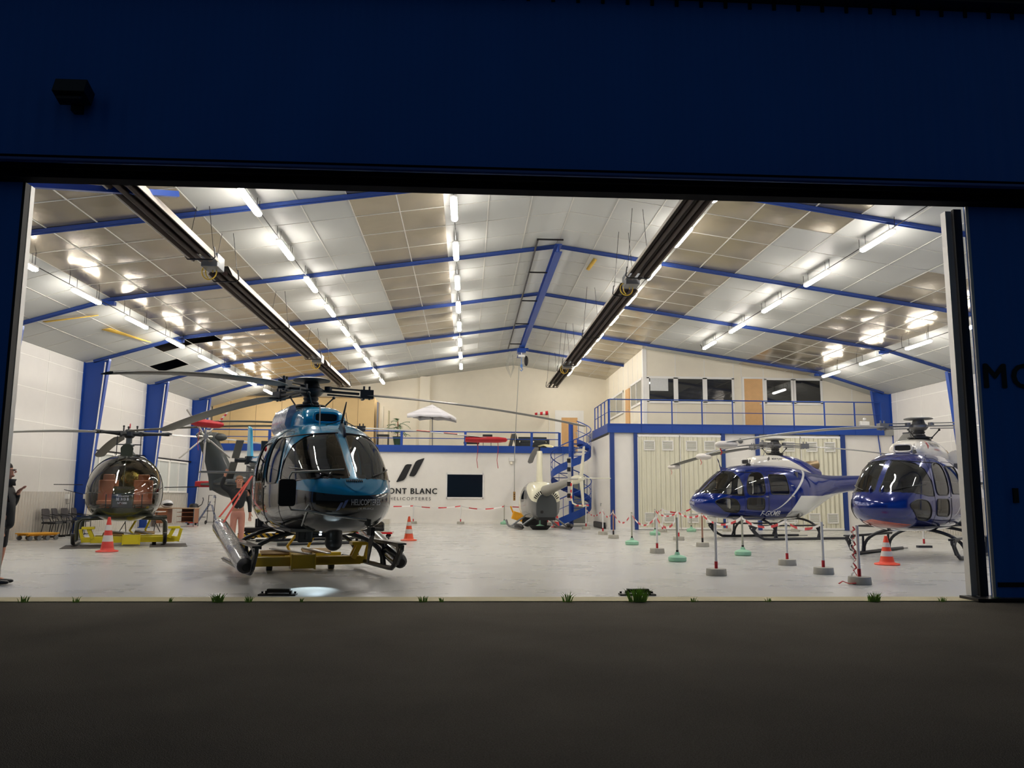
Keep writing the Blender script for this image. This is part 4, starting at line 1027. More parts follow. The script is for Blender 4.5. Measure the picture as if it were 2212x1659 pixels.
m = MB(); m.cyl((-6.2, 0, 1.7), (-6.2, -.25, 1.7), .05); m.bar((-6.2, -.25, .85), (-6.2, -.25, 2.55), .04, .14, up=(0, 1, 0)); m.build('tail_rotor', grey_blade, al)
for s in (1, -1):
    y = 1.07 * s; m = MB(); m.tube([(-1.5, y, .05), (1.3, y, .05), (1.55, y, .08), (1.68, y, .2), (1.7, y, .32)], .05, 10); sk = m.build('skid', gear_b, al)
    m = MB()
    for x in (.75, -.75): m.tube([(x, y, .1), (x, y, .35), (x, y * .99, .56), (x, y * .9, .66), (x, 0.4 * s, .68)], [.055, .06, .06, .05, .05], 10)
    pieces(m, 'skid_leg', olive, sk)
m = MB(); [m.bar((x, -1.1, .68), (x, 1.1, .68), .09, .06) for x in (.75, -.75)]; pieces(m, 'cross_tube', olive, al, smooth=False)
m = MB(); m.tube([(.6, -1.02, 1.55), (.6, -1.7, 1.55)], .012, 6); m.tube([(.6, -1.0, 1.3), (.6, -1.45, 1.42)], .01, 6); m.tube([(.3, .98, 1.5), (.3, 2.6, 1.55)], .014, 6); pieces(m, 'mirror_arm', dark_steel, al)
# ---- dark grey helicopter behind the teal one, seen sideways ----
dkp = mat('dark_grey_green_paint', srgb(62, 66, 64), .4, coat=.2)
dk = thing('dark_helicopter', 'dark grey helicopter standing sideways behind the teal one, red covers on its blades', 'helicopter', (-4.1, 13.0, 0), D(30))
DT = [(-3.1, 1.45, 1.62, 1.8, .1, 2, 2), (-2.8, 1.30, 1.6, 1.9, .22, 2, 2), (-2.0, 1.1, 1.55, 2.05, .4, 2.1, 2.1), (-1.4, .8, 1.45, 2.5, .7, 2.3, 2.3), (-.6, .62, 1.35, 2.62, .85, 2.5, 2.5), (.6, .6, 1.3, 2.5, .85, 2.5, 2.5), (1.1, .62, 1.25, 2.2, .78, 2.4, 2.4), (1.5, .68, 1.2, 1.72, .6, 2.2, 2.2), (1.76, .78, 1.15, 1.5, .42, 2, 2), (1.93, .92, 1.13, 1.34, .24, 2, 2), (2.0, 1.08, 1.12, 1.17, .05, 2, 2)]
m = loft_body(DT, frange(-3.1, 2.0, .07), 48)
dw = rounded([(.3, 1.3), (1.1, 1.3), (.95, 1.85), (.3, 2.05)], .1)
dbv = cut_body(m, [('door_window', dw, 1, glass_dark, None), ('door_window', dw, -1, glass_dark, None)], dk, dkp, lining_m)
m = MB(); rings = []
for z, x, c, w_ in ((1.45, -2.7, .95, .13), (1.8, -2.85, .75, .12), (2.3, -3.05, .62, .10), (2.75, -3.25, .55, .09), (2.92, -3.3, .62, .12), (3.0, -3.28, .5, .08)):
    rings.append([(x + c / 2 * math.cos(a), w_ * math.sin(a), z) for a in [2 * PI * k / 16 for k in range(16)]])
m.loft(rings); m.build('tail_fin', dkp, dk)
m = MB(); m.sphere((-3.0, 0, 2.88), (.22, .12, .11), 14, 8); m.build('fin_fairing', dkp, dk)
m = MB(); m.cyl((-3.45, -.1, 2.85), (-3.45, -.45, 2.85), .07)
for k in range(8):
    a = k * PI / 4; m.cyl((-3.45, -.42, 2.85), (-3.45 + .18 * math.cos(a), -.42, 2.85 + .18 * math.sin(a)), .03, n=6); m.sphere((-3.45 + .15 * math.cos(a), -.36, 2.85 + .15 * math.sin(a)), .045, 8, 6)
m.build('tail_rotor_hub', mat('bright_metal', srgb(180, 178, 170), .3, .9), dk)
for k, a in enumerate((.9, 2.2, 3.9, 4.7, 5.6)):
    d = Vector((math.cos(a), 0, math.sin(a))); m = MB(); p = Vector((-3.45, -.42, 2.85)); m.bar(p + d * .15, p + d * .85, .03, .13, up=(0, 1, 0))
    m.build('tail_rotor_blade', mat('striped_tail_blade', srgb(206, 200, 190), .4), dk, bevel=.01)
    if k == 0:
        q = MB(); [q.bar(p + d * (.3 + .14 * i) + Vector((0, -.004, 0)), p + d * (.36 + .14 * i) + Vector((0, -.004, 0)), .04, .134, up=(0, 1, 0)) for i in range(4)]; pieces(q, 'blade_stripe', redfab, dk, smooth=False)
m = MB(); m.prism([(-3.1, -1.5), (-2.6, -1.4), (-2.6, 1.7), (-3.1, 1.9)], 1.60, 1.66, 'Z'); m.build('horizontal_stabilizer', dkp, dk, bevel=.01)
azd = rel(30, [245, 200, 3])
hub_star(dk, azd, 3.30, 2.7, dkhub, boot)
for a in azd: blade(dk, a, 5.2, 3.30, .3, .3, wh_blade if a == azd[2] else gbl, r0=1.0)
tip_cover(dk, azd[0], 5.2, 3.02, redfab, L=.8, w=.4, streamer=.6, ns=1); tip_cover(dk, azd[2], 5.2, 3.02, redfab, L=1.2, w=.36, streamer=.8, ns=2)
m = MB(); d = Vector((math.cos(azd[2]), math.sin(azd[2]), 0))
for r0, r1 in ((2.6, 3.0), (3.4, 3.8)):
    rr = []
    for r in (r0, r1): z = 3.30 - .3 * (r / 5.2) ** 2; nn = Vector((-d.y, d.x, 0)); rr.append([Vector((0, 0, z)) + d * r + nn * .155 * math.cos(a) + Vector((0, 0, .024 * math.sin(a) + .01)) for a in [2 * PI * k / 10 for k in range(10)]])
    m.loft(rr)
pieces(m, 'blade_band', mat('pale_red_paint', srgb(214, 110, 104), .5), dk)
for s in (1, -1):
    m = MB(); m.tube([(-1.6, s * 1.0, .05), (1.3, s * 1.0, .05), (1.6, s, .15)], .045, 10); sk = m.build('skid', gear_b, dk)
    m = MB(); [m.tube([(x, s * 1.0, .06), (x, s * .8, .5), (x, s * .4, .68)], .035, 8) for x in (-.8, .8)]; pieces(m, 'skid_leg', gear_b, sk)
m = MB(); m.prism([(-3.15, 1.95), (-2.7, 1.9), (-2.7, 1.45), (-3.1, 1.4)], 1.55, 1.72, 'Z'); c_ = m.build('stabilizer_cover', redfab, dk, bevel=.03)
# ---- white helicopter seen from behind, by the spiral stair ----
cream = mat('ivory_paint', srgb(226, 222, 196), .25, coat=.5); gr44 = mat('grey_lower_paint', srgb(112, 112, 110), .35, coat=.3)
r4 = thing('small_helicopter', 'small ivory and grey helicopter seen from behind in front of the spiral stair', 'helicopter', (3.05, 23.8, 0), D(98))
r44p = mat('ivory_over_grey_paint', srgb(226, 222, 196), .25, coat=.5); n = NX(r44p)
n.col(n.mix(n.op('MULTIPLY', n.op('LESS_THAN', n.z, n.lin(n.x, .55, 1.85)), n.op('LESS_THAN', n.x, .6)), srgb(226, 222, 196), srgb(116, 116, 114)))
RT = [(-1.35, .55, 1.1, 1.55, .42, 3, 3), (-1.25, .42, 1.1, 1.72, .58, 3, 3), (-.8, .42, 1.15, 1.92, .66, 2.8, 3), (0, .40, 1.15, 1.98, .68, 2.8, 3), (.8, .40, 1.1, 1.9, .66, 2.6, 3), (1.4, .45, 1.0, 1.6, .58, 2.4, 2.6), (1.8, .55, .9, 1.25, .42, 2.2, 2.2), (2.0, .8, .88, .98, .1, 2, 2)]
m = loft_body(RT, frange(-1.35, 2.0, .06), 48)
sw = rounded([(-.1, 1.1), (.7, 1.1), (.75, 1.7), (-.05, 1.75)], .1)
cut_body(m, [('door_window', sw, 1, glass_dark, None), ('door_window', sw, -1, glass_dark, None), ('bubble', [(1.1, 1.0), (3, 1.0), (3, 3), (1.1, 3)], 0, glass_dark, None)], r4, r44p, lining_m)
m = MB(); pl = [(.42 * math.cos(a) + .0, 1.0 + .48 * math.sin(a)) for a in [PI * k / 14 for k in range(15)]] + [(-.42, .62), (-.34, .5), (.34, .5), (.42, .62)]
m.prism(pl, -1.42, -1.34, 'X'); m.build('engine_scroll_cover', mat('dark_green_grey', srgb(58, 62, 62), .45), r4, ang=30)
m = MB(); m.cyl((-1.44, .2, .72), (-1.40, .2, .72), .06); m.box((-1.2, 0, .45), (.5, .7, .12)); m.build('exhaust_opening', rubber, r4)
m = MB()
for s in (1, -1):
    for k in range(5): a = PI / 2 + s * (.45 + k * .14); m.box((-1.36, .55 * math.cos(a), .98 + .58 * math.sin(a)), (.03, .035, .13), rx=a - PI / 2)
pieces(m, 'cooling_slot', rubber, r4, margin=-.005, smooth=False)
m = MB(); m.loft([[(x + c * math.cos(a), .11 * math.sin(a), z) for a in [2 * PI * k / 14 for k in range(14)]] for z, x, c in ((1.85, -.1, .42), (2.3, -.1, .34), (3.2, -.1, .26), (3.25, -.1, .2))]); m.build('mast_fairing', cream, r4)
m = MB(); m.cyl((-.1, 0, 3.2), (-.1, 0, 3.45), .04); m.bar((-.1, -.3, 3.45), (-.1, .3, 3.47), .14, .1); m.build('rotor_hub', rubber, r4)
blade(r4, D(172), 5.0, 3.45, .32, .26, mat('yellow_grey_blade', srgb(206, 196, 140), .4), r0=.3); blade(r4, D(-8), 5.0, 3.45, .5, .26, grey_blade, r0=.3)
m = MB(); m.tube([(-1.1, 0, 1.55), (-3.0, .02, 1.72), (-5.0, .04, 1.88), (-6.6, .05, 1.97)], [.24, .17, .12, .09], 16); m.build('tail_boom', mat('ivory_grey_boom', srgb(136, 134, 126), .35), r4)
m = MB(); m.tube([(-5.6, .05, 1.92), (-6.2, .05, 1.95), (-6.9, .05, 1.97)], [.15, .16, .07], 14); m.build('tail_cone', cream, r4)
m = MB(); m.prism([(-6.5, 2.05), (-6.95, 3.05), (-7.1, 3.05), (-6.85, 2.0), (-7.0, 1.0), (-6.85, 1.0), (-6.5, 1.9)], .03, .07); m.build('vertical_fin', cream, r4, bevel=.01)
m = MB(); m.prism([(-6.9, -.95), (-6.6, -.95), (-6.6, 0.05), (-6.9, 0.05)], 1.96, 1.99, 'Z'); m.build('horizontal_stabilizer', cream, r4, bevel=.008)
m = MB(); m.cyl((-6.6, .05, 1.95), (-6.6, .45, 1.95), .04); m.bar((-6.6, .45, 1.2), (-6.6, .45, 2.7), .03, .12, up=(0, 1, 0)); m.build('tail_rotor', mat('white_black_blade', srgb(190, 186, 176), .4), r4)
m = MB(); [m.bar((-6.6, .47, z), (-6.6, .47, z + .15), .032, .124, up=(0, 1, 0)) for z in (1.3, 1.7, 2.2, 2.5)]; pieces(m, 'blade_stripe', black, r4, smooth=False)
m = MB(); m.tube([(-6.85, .42, 1.9), (-6.85, .45, 1.3), (-6.85, .4, 1.12), (-6.85, .25, 1.05), (-6.85, .05, 1.04), (-6.85, -.15, 1.04)], .028, 8); m.build('tail_guard', cream, r4)
m = MB(); [m.tube([(-6.85, .455 - .0, 1.8 - q), (-6.85, .455, 1.7 - q)], .031, 8) for q in (0, .22, .42)]; [m.tube([(-6.85, .3 - q, 1.05), (-6.85, .2 - q, 1.045)], .031, 8) for q in (0, .2, .36)]; pieces(m, 'guard_stripe', redfab, r4)
for s in (1, -1):
    m = MB(); m.tube([(-1.3, s * 1.0, .06), (1.4, s * 1.0, .06), (1.7, s * 1.02, .12), (1.9, s * 1.04, .3)], .045, 10); sk = m.build('skid', steelgrey, r4)
    m = MB(); [m.tube([(x, s * 1.0, .1), (x, s * .7, .32), (x, s * .42, .5)], .04, 8) for x in (-.9, .8)]; pieces(m, 'skid_leg', steelgrey, sk)
    m = MB(); m.tube([(-1.5, s * 1.0, .1), (-1.3, s * 1.06, .16), (-.6, s * 1.1, .16), (-.4, s * 1.1, .1)], [.05, .09, .09, .04], 10); m.build('ground_wheel_cover', dark_steel, sk)
# ================= signs on the rear wall =================
t = thing('wall_sign', 'black emblem and company lettering on the off-white rear wall', 'wall sign', (-3.46, 29.33, 1.1))
m = MB()
for p in logo_polys(): m.prism([(a * 1.38, .88 + b * 1.2) for a, b in rounded(p, .05, 3)], -.012, 0)
pieces(m, 'emblem', signblk, t, margin=-.02, smooth=False)
flat_text('lettering', 'MONT BLANC', 2.64, .27, (-.64, 0, .33), signblk, t, space=1.2, thick=.012, heavy=.012)
flat_text('lettering', 'HELICOPTERES', 2.0, .15, (-.29, 0, .02), signblk, t, bold=.0, space=1.35, thick=.012)
def panel(name, label, cat, x0, x1, z0, z1, y, fm, gm, fr=.07):
    t = thing(name, label, cat, ((x0 + x1) / 2, y, z0)); w_, h = (x1 - x0) / 2, z1 - z0; m = MB()
    for x in (-w_, w_): m.b2((x - fr / 2, -.05, -fr / 2), (x + fr / 2, 0, h + fr / 2))
    for z in (0, h): m.b2((-w_, -.05, z - fr / 2), (w_, 0, z + fr / 2))
    m.build('frame', fm, t, smooth=False); m = MB(); m.b2((-w_, -.03, 0), (w_, -.01, h)); m.build('pane', gm, t, smooth=False); return t
panel('observation_window', 'black observation window in a white frame on the rear wall', 'window', -1.0, .8, 1.25, 2.42, 29.38, mat('white_frame', srgb(232, 230, 226), .4), mat('black_glass', srgb(16, 24, 34), .08, spec=.8))
panel('glazed_door', 'grey glazed door behind the spiral stair', 'door', 5.0, 5.85, .02, 2.4, 29.36, joint, mat('grey_glass', srgb(120, 124, 120), .1))
for nm, lb, X, Z, w_, h in (('socket_box', 'white emergency light box high on the rear wall, right of the window', 2.2, 3.05, .28, .2), ('wall_hatch', 'low white framed hatch on the rear wall beside the step ladder', -11.7, .05, .5, .3)):
    t = thing(nm, lb, 'wall box', (X, 29.36, Z)); m = MB(); m.box((0, -.04, h / 2), (w_, .08, h)); m.build('cover', joint, t, smooth=False, bevel=.01)
    m = MB(); m.box((-.03, -.05, -.08), (w_ * .4, .07, .14)) if nm == 'socket_box' else m.b2((-w_ / 2 + .04, -.085, .04), (w_ / 2 - .04, -.08, h - .04)); m.build('panel', cream_wall, t, smooth=False)
t = thing('alarm_bell', 'small grey round alarm bell between the two pairs of corrugated doors', 'bell', (11.55, 23.06, 3.72)); m = MB(); m.lathe([(.09, 0), (.11, -.03), (.06, -.08), (.01, -.09)], axis='Y'); m.build('bell_dome', steelgrey, t); m = MB(); m.cyl((0, 0, 0), (0, -.02, .12), .02, n=8); m.build('bracket', steelgrey, t)
for X, Y, lb in ((-12.75, 17.42, 'white switch box with dark lamp on the second visible left column'), (-13.1, 16.9, 'white socket on the left wall beside the blue column')):
    t = thing('switch_box', lb, 'switch box', (X, Y, 1.25)); m = MB(); m.box((0, -.03, 0), (.12, .1, .16)); m.build('housing', joint, t, smooth=False, bevel=.01); m = MB(); m.tube([(0, -.05, -.08), (.02, -.08, -.25), (.1, -.08, -.22)], .008, 6); m.build('cable', black, t)
# ================= railings =================
def railing(name, label, posts, zf, h, mids, th=.045, pw=.05, box=False):
    t = thing(name, label, 'railing', (0, 0, zf)); P = [Vector((x, y, 0)) for x, y in posts]
    for p in P:
        m = MB(); m.box((p.x, p.y, h / 2 - .1), (pw, pw, h + .2)); m.build('post', blue_steel, t, smooth=False)
    for z, r in [(h, th / 2)] + [(q, th / 3) for q in mids]:
        m = MB(); m.tube([p + Vector((0, 0, z)) for p in P], r, 8); m.build('rail', blue_steel, t)
    return t
railing('railing', 'blue railing along the rear mezzanine edge', [(x, 29.3) for x in (-12.9, -9.62, -6.3, -3.23, -.11, 3.17, 4.55)], 3.78, .70, [.36], th=.06, pw=.12)
railing('railing', 'blue railing along the right walkway before the cabin', [(x, 22.98) for x in (5.95, 7.31, 8.62, 9.91, 11.23, 12.55, 13.88, 15.22, 16.54, 17.7)], 4.38, 1.05, [.52], pw=.045)
railing('railing', 'blue railing along the left side of the right walkway, above the spiral stair', [(5.92, y) for y in (23.05, 24.0, 24.9, 25.8, 26.7)], 4.38, 1.05, [.52], pw=.045)
# ================= spiral stair =================
t = thing('spiral_stair', 'blue steel spiral staircase up to the mezzanine', 'staircase', (4.83, 27.0, 0))
m = MB(); m.cyl((0, 0, 0), (0, 0, 4.75), .11, n=20); m.build('central_column', blue_steel, t)
z_of = lambda a: (a + 135) * .00667
for k in range(19):
    a0 = -135 + 30 * k; z = z_of(a0) + .19; a, b = D(a0), D(a0 + 32); m = MB()
    m.prism([(.1 * math.cos(a), .1 * math.sin(a)), (.92 * math.cos(a), .92 * math.sin(a)), (.92 * math.cos((a + b) / 2), .92 * math.sin((a + b) / 2)), (.92 * math.cos(b), .92 * math.sin(b)), (.1 * math.cos(b), .1 * math.sin(b))], z, z + .035, 'Z')
    m.build('tread', blue_steel, t, smooth=False)
def helix(r, dz, a0=-135, a1=430, st=10): return [(r * math.cos(D(a)), r * math.sin(D(a)), z_of(a) + dz) for a in range(a0, a1 + 1, st)]
m = MB(); pts = helix(.94, .0); vs = []; 
for (x, y, z) in pts: vs += [(x, y, z + .0), (x, y, z + .36), (x * .985, y * .985, z + .36), (x * .985, y * .985, z + .0)]
fs = []
for i in range(len(pts) - 1):
    for k in range(4): fs.append((4 * i + k, 4 * i + (k + 1) % 4, 4 * i + 4 + (k + 1) % 4, 4 * i + 4 + k))
m.add(vs, fs); m.build('outer_stringer', blue_steel, t, ang=50)
for dz, r in ((1.2, .024), (.75, .014)):
    m = MB(); m.tube(helix(.94, dz), r, 8); m.build('handrail', blue_steel, t)
for a in range(-120, 430, 30):
    m = MB(); x, y = .94 * math.cos(D(a)), .94 * math.sin(D(a)); m.cyl((x, y, z_of(a) + .2), (x, y, z_of(a) + 1.2), .013, n=6); m.build('baluster', blue_steel, t)
# ================= heaters and crane =================
reflm = mat('pale_reflector', srgb(206, 196, 184), .45, .2); rust = mat('dark_rusty_tube', srgb(46, 30, 26), .5, .4, var=.3, vscale=2)
def heater(label, X, Z, spans, burners, flip=1):
    t = thing('radiant_heater', label, 'tube heater', (X, 0, Z))
    for a, b in spans:
        m = MB(); m.add([(-.28, a, -.12), (-.17, a, .10), (.17, a, .10), (.28, a, -.12), (-.28, b, -.12), (-.17, b, .10), (.17, b, .10), (.28, b, -.12)], [(0, 4, 5, 1), (1, 5, 6, 2), (2, 6, 7, 3)]); m.build('reflector', reflm, t, smooth=False, solid=.01, fixn=False)
        m = MB(); m.add([(-.25, a + .02, -.105), (-.15, a + .02, .07), (.15, a + .02, .07), (.25, a + .02, -.105), (-.25, b - .02, -.105), (-.15, b - .02, .07), (.15, b - .02, .07), (.25, b - .02, -.105)], [(0, 4, 5, 1), (1, 5, 6, 2), (2, 6, 7, 3)]); m.build('dark_inner_shield', rust, t, smooth=False, solid=.004, fixn=False)  # separate dark brown sheet lining the inside of the pale reflector
        for q in (-.1, .1):
            m = MB(); m.cyl((q, a + .05, -.06), (q, b - .05, -.06), .055, n=14); m.build('radiant_tube', rust, t)
        y = a + .4
        while y < b:
            m = MB(); m.tube([(-.28, y, .12), (-.31, y, -.1), (-.26, y, -.16), (.26, y, -.16), (.31, y, -.1), (.28, y, .12)], .016, 6); m.build('bracket', black, t)
            m = MB(); zt = zroof(X) - Z
            for q in (-.26, .26): m.cyl((q, y, .1), (q * .5, y, zt), .007, n=5)
            pieces(m, 'suspension_chain', dark_steel, t); y += (b - a - .8) / max(1, round((b - a) / 6)) - .001
    for y in burners:
        m = MB(); m.box((0, y, .02), (.36, .5, .3)); m.build('burner_box', steelgrey, t, smooth=False, bevel=.01)
        m = MB(); c = [(-.16 + .14 * math.cos(a), y + .1 * flip, -.18 + .16 * math.sin(a)) for a in [2 * PI * k / 20 for k in range(34)]]; m.tube([(p[0] + .004 * i, p[1], p[2]) for i, p in enumerate(c)], .014, 6); m.build('gas_hose', mat('yellow_hose', srgb(222, 184, 60), .5), t)
heater('long black radiant tube heater hanging over the teal helicopter', -5.68, 6.41, [(.6, 6.5), (7.5, 19.2), (20.4, 26.8)], [6.95, 19.8])
heater('long black radiant tube heater hanging right of the crane beam', 4.1, 6.78, [(.6, 8.6), (9.6, 22.0), (23.0, 28.8)], [9.1, 22.5])
t = thing('crane_beam', 'blue crane rail beam hanging under the roof ridge', 'crane beam', (2.5, 0, 8.32))
m = MB(); m.b2((-.1, 11.3, .09), (.1, 29.2, .11)); m.b2((-.1, 11.3, -.13), (.1, 29.2, -.11)); m.b2((-.012, 11.3, -.11), (.012, 29.2, .09)); m.build('beam', blue_steel, t, smooth=False)
m = MB(); m.cyl((-.62, 11.0, .12), (-.62, 27.4, .02), .03, n=8); m.build('guide_rail', dark_steel, t)
for y in (11.0, 14.2, 18.0, 22.0, 26.5):
    m = MB(); m.bar((-.64, y, .13 if y < 12 else .08), (.1, y, .13 if y < 12 else .08), .04, .04); m.build('cross_arm', dark_steel, t, smooth=False)
t = thing('chain_hoist', 'blue electric chain hoist with hook and hanging cables on the crane beam', 'hoist', (2.45, 26.3, 7.75))
m = MB(); m.box((0, 0, .3), (.4, .3, .2)); m.cyl((-.2, 0, .36), (.32, 0, .36), .07); m.build('trolley', blue_steel, t, bevel=.01)
m = MB(); m.cyl((0, 0, .2), (0, 0, -.05), .02, n=8); m.box((0, 0, .05), (.3, .12, .1)); m.build('suspension', joint, t)
m = MB(); m.sphere((.22, 0, -.18), (.1, .12, .24), 14, 10); m.build('chain_bag', rubber, t)
m = MB(); m.cyl((0, 0, 0), (0, 0, -.5), .02, n=8); m.box((0, 0, -.42), (.1, .08, .14)); m.tube([(0, 0, -.5), (.06, 0, -.58), (0, 0, -.66), (-.06, 0, -.6)], .022, 8); m.build('hook', mat('pale_blue_steel', srgb(90, 130, 190), .4), t)
m = MB(); 
for k in range(3): m.tube([(-.5 - .03 * k, .05 * k, .28), (-.62 - .05 * k, 0, -.5), (-.5, 0, -.85 - .06 * k), (-.4 + .03 * k, 0, -.5), (-.42, 0, .1)], .01, 5)
m.build('cable_loops', mat('grey_cable', srgb(150, 150, 140), .6), t)
t = thing('pendant_control', 'yellow and black pendant control hanging on a long cable by the white helicopter', 'crane control', (2.15, 26.3, 1.15)); m = MB(); m.tube([(.2, 0, 6.3), (.08, 0, 4), (.0, 0, 2), (0, 0, .4)], .018, 6); m.build('cable', mat('grey_cable', srgb(150, 150, 140), .6), t)
m = MB(); m.box((0, 0, .2), (.1, .08, .4)); m.build('housing', mat('ochre_plastic', srgb(170, 130, 70), .5), t, bevel=.01); m = MB(); [m.cyl((0, -.04, .08 + .1 * k), (0, -.06, .08 + .1 * k), .025, n=8) for k in range(3)]; pieces(m, 'button', black, t)
# ================= barrier posts and tape =================
conc = mat('concrete_base', srgb(176, 172, 160), .85, bump=(20, .4, .01)); green = mat('mint_green_base', srgb(146, 196, 164), .6); whitep = mat('white_post_paint', srgb(224, 222, 218), .4, var=.06); redp = mat('red_post_band', srgb(176, 24, 34), .5); woodp = mat('brown_post', srgb(150, 110, 92), .6); tape_r = redp
def post(loc, kind, label, h=.92):
    t = thing('barrier_post', label, 'barrier post', loc, group='barrier posts around the parked helicopters')
    m = MB()
    if kind == 'g': m.lathe([(.17, 0), (.19, .02), (.19, .09), (.15, .12), (.06, .14), (.04, .2)], n=24)
    elif kind == 'd': m.box((0, 0, .03), (.4, .12, .06))
    else: m.lathe([(.175, 0), (.18, .01), (.17, .115), (.165, .12)], n=24)
    m.build('base', green if kind == 'g' else (gear_p if kind == 'd' else conc), t)
    m = MB(); m.cyl((0, 0, .1), (0, 0, h), .024, n=10); m.build('pole', {'c': whitep, 'g': mat('grey_green_post', srgb(168, 166, 150), .5), 'b': woodp, 'd': whitep}[kind], t)
    m = MB(); m.cyl((0, 0, .11), (0, 0, .24), .028, n=10); m.build('collar', redp if kind in 'cd' else dark_steel, t)
    return t
ROW1 = [(4.37, 3.45, 'c'), (4.47, 6.49, 'g'), (4.63, 9.02, 'c'), (4.70, 12.41, 'g'), (4.81, 15.97, 'b'), (4.89, 18.54, 'c'), (4.98, 23.3, 'c')]
ROW2 = [(6.24, 2.03, 'c'), (6.41, 3.73, 'c'), (6.49, 5.60, 'c'), (6.50, 8.30, 'g'), (6.51, 11.64, 'b'), (6.71, 14.96, 'c'), (6.75, 18.4, 'g')]
ROW3 = [(6.75, 18.4, 'g'), (7.6, 20.8, 'c'), (8.9, 21.4, 'g'), (10.49, 21.9, 'c'), (13.31, 21.9, 'c')]
ROW4 = [(-4.7, 28.9, 'c'), (-2.55, 28.9, 'c'), (-.28, 28.9, 'c'), (1.82, 28.9, 'g'), (3.9, 28.6, 'c')]
KN = {'c': 'white post on grey concrete base', 'g': 'post on mint green base', 'b': 'brown post on concrete base'}
OR = ['first', 'second', 'third', 'fourth', 'fifth', 'sixth', 'seventh']
for row, nm in ((ROW1, 'left line'), (ROW2, 'right line'), (ROW3[1:], 'line by corrugated doors'), (ROW4, 'line along rear wall')):
    for i, (x, y, k) in enumerate(row): post((x, y, 0), k, '%s, %s from %s in the %s' % (KN[k], OR[i], 'the door' if nm[0] != 'l' or nm in ('left line', 'right line') else 'the left', nm))
post((12.72, 11.5, 0), 'd', 'white and red pole on a flat dark foot behind the right blue helicopter', .55)
tape_m = mat('red_white_tape', srgb(236, 232, 228), .45); n = NX(tape_m); nt_ = tape_m.node_tree
uvn = nt_.nodes.new('ShaderNodeUVMap'); sp = nt_.nodes.new('ShaderNodeSeparateXYZ'); nt_.links.new(uvn.outputs[0], sp.inputs[0])
fr_ = n.op('FRACT', n.op('MULTIPLY', sp.outputs[0], 1.25)); n.col(n.mix(n.op('GREATER_THAN', fr_, .5), srgb(236, 232, 228), srgb(198, 30, 44)))
def tape(a, b, sag, label, group='striped tapes between the posts'):
    a, b = Vector(a), Vector(b); N = 24; L_ = (b - a).length; vs = []; us = []
    for i in range(N + 1):
        s = i / N; p = a.lerp(b, s) - Vector((0, 0, sag * 4 * s * (1 - s))); tw = .6 * math.sin(s * 5 + a.y); o = Vector((0, math.sin(tw), math.cos(tw))) * .028
        vs += [p + o, p - o]; us.append(s * L_)
    m = MB(); m.add(vs, [(2 * i, 2 * i + 1, 2 * i + 3, 2 * i + 2) for i in range(N)]); o = m.build('barrier_tape', tape_m, None, fixn=False)
    uv = o.data.uv_layers.new(name='UVMap')
    for lp in o.data.loops: uv.data[lp.index].uv = (us[lp.vertex_index // 2], 0)
    tag(o, label, 'barrier tape', group)
def string(row, nm, z=.88, sag=.22):
    for i in range(len(row) - 1):
        tape((row[i][0] - .012, row[i][1], z), (row[i + 1][0] - .012, row[i + 1][1], z), sag + .05 * (i % 3), 'red and white tape sagging between the %s and %s posts of the %s' % (OR[i], OR[i + 1], nm))
string(ROW1[1:], 'left line'); string(ROW2[1:], 'right line', sag=.12); string(ROW3, 'door line', sag=.08); string(ROW4, 'rear wall line', z=.86, sag=.04)
t = thing('tape_bundle', 'loose red and white tape bundle hanging down the post nearest the door', 'barrier tape', (6.17, 2.0, 0))
m = MB(); random.seed(3); m.tube([(-.02 + .03 * math.sin(q * 2.1), -.02, .9 - .04 * q) for q in range(20)], [.02 + .012 * math.sin(q * 1.3) for q in range(20)], 6, flat=.4); m.build('red_strand', redfab, t)
m = MB(); m.tube([(-.06 + .03 * math.sin(q * 1.7), -.03, .85 - .04 * q) for q in range(19)], [.018 + .01 * math.sin(q * 1.9) for q in range(19)], 6, flat=.4); m.build('white_strand', whitep, t)
m = MB(); m.tube([(-.3, -.05, .02), (-.22, .0, .05), (-.15, -.06, .02), (-.05, -.1, .03)], .02, 6, flat=.4); m.build('floor_strand', redfab, t)
# ================= cones =================
def cone(loc, label, h=.75, col=(226, 84, 44), bands=2):
    om = mat('cone_orange_%d' % col[0], srgb(*col), .45); wm = mat('cone_reflective', srgb(214, 206, 196), .4)
    t = thing('traffic_cone', label, 'traffic cone', loc, group='orange traffic cones'); r = lambda z: .155 - (.155 - .03) * (z / h); m = MB()
    m.lathe([(.24, 0), (.25, .015), (.24, .03), (.17, .045), (r(.05), .06)] + [(r(h * k / 8), h * k / 8) for k in range(1, 9)] + [(.02, h + .005)], n=28); m.build('cone_body', om, t, ang=50)
    for a, b in ((.30, .48), (.62, .78))[:bands]:
        m = MB(); m.lathe([(r(h * a) + .003, h * a), (r(h * b) + .003, h * b)], n=28, cap=False); m.build('reflective_band', wm, t)
cone((-1.73, 14.2, 0), 'orange and grey traffic cone standing alone right of the teal helicopter', .72)
cone((-8.4, 9.05, 0), 'faded red and white cone in front of the olive bubble helicopter', .80, (214, 70, 56))
cone((8.64, 5.75, 0), 'bright orange cone in front of the right blue helicopter', .58, (240, 74, 40))
cone((3.95, 25.3, 0), 'red cone beside the foot of the spiral stair', .82, (220, 64, 60))
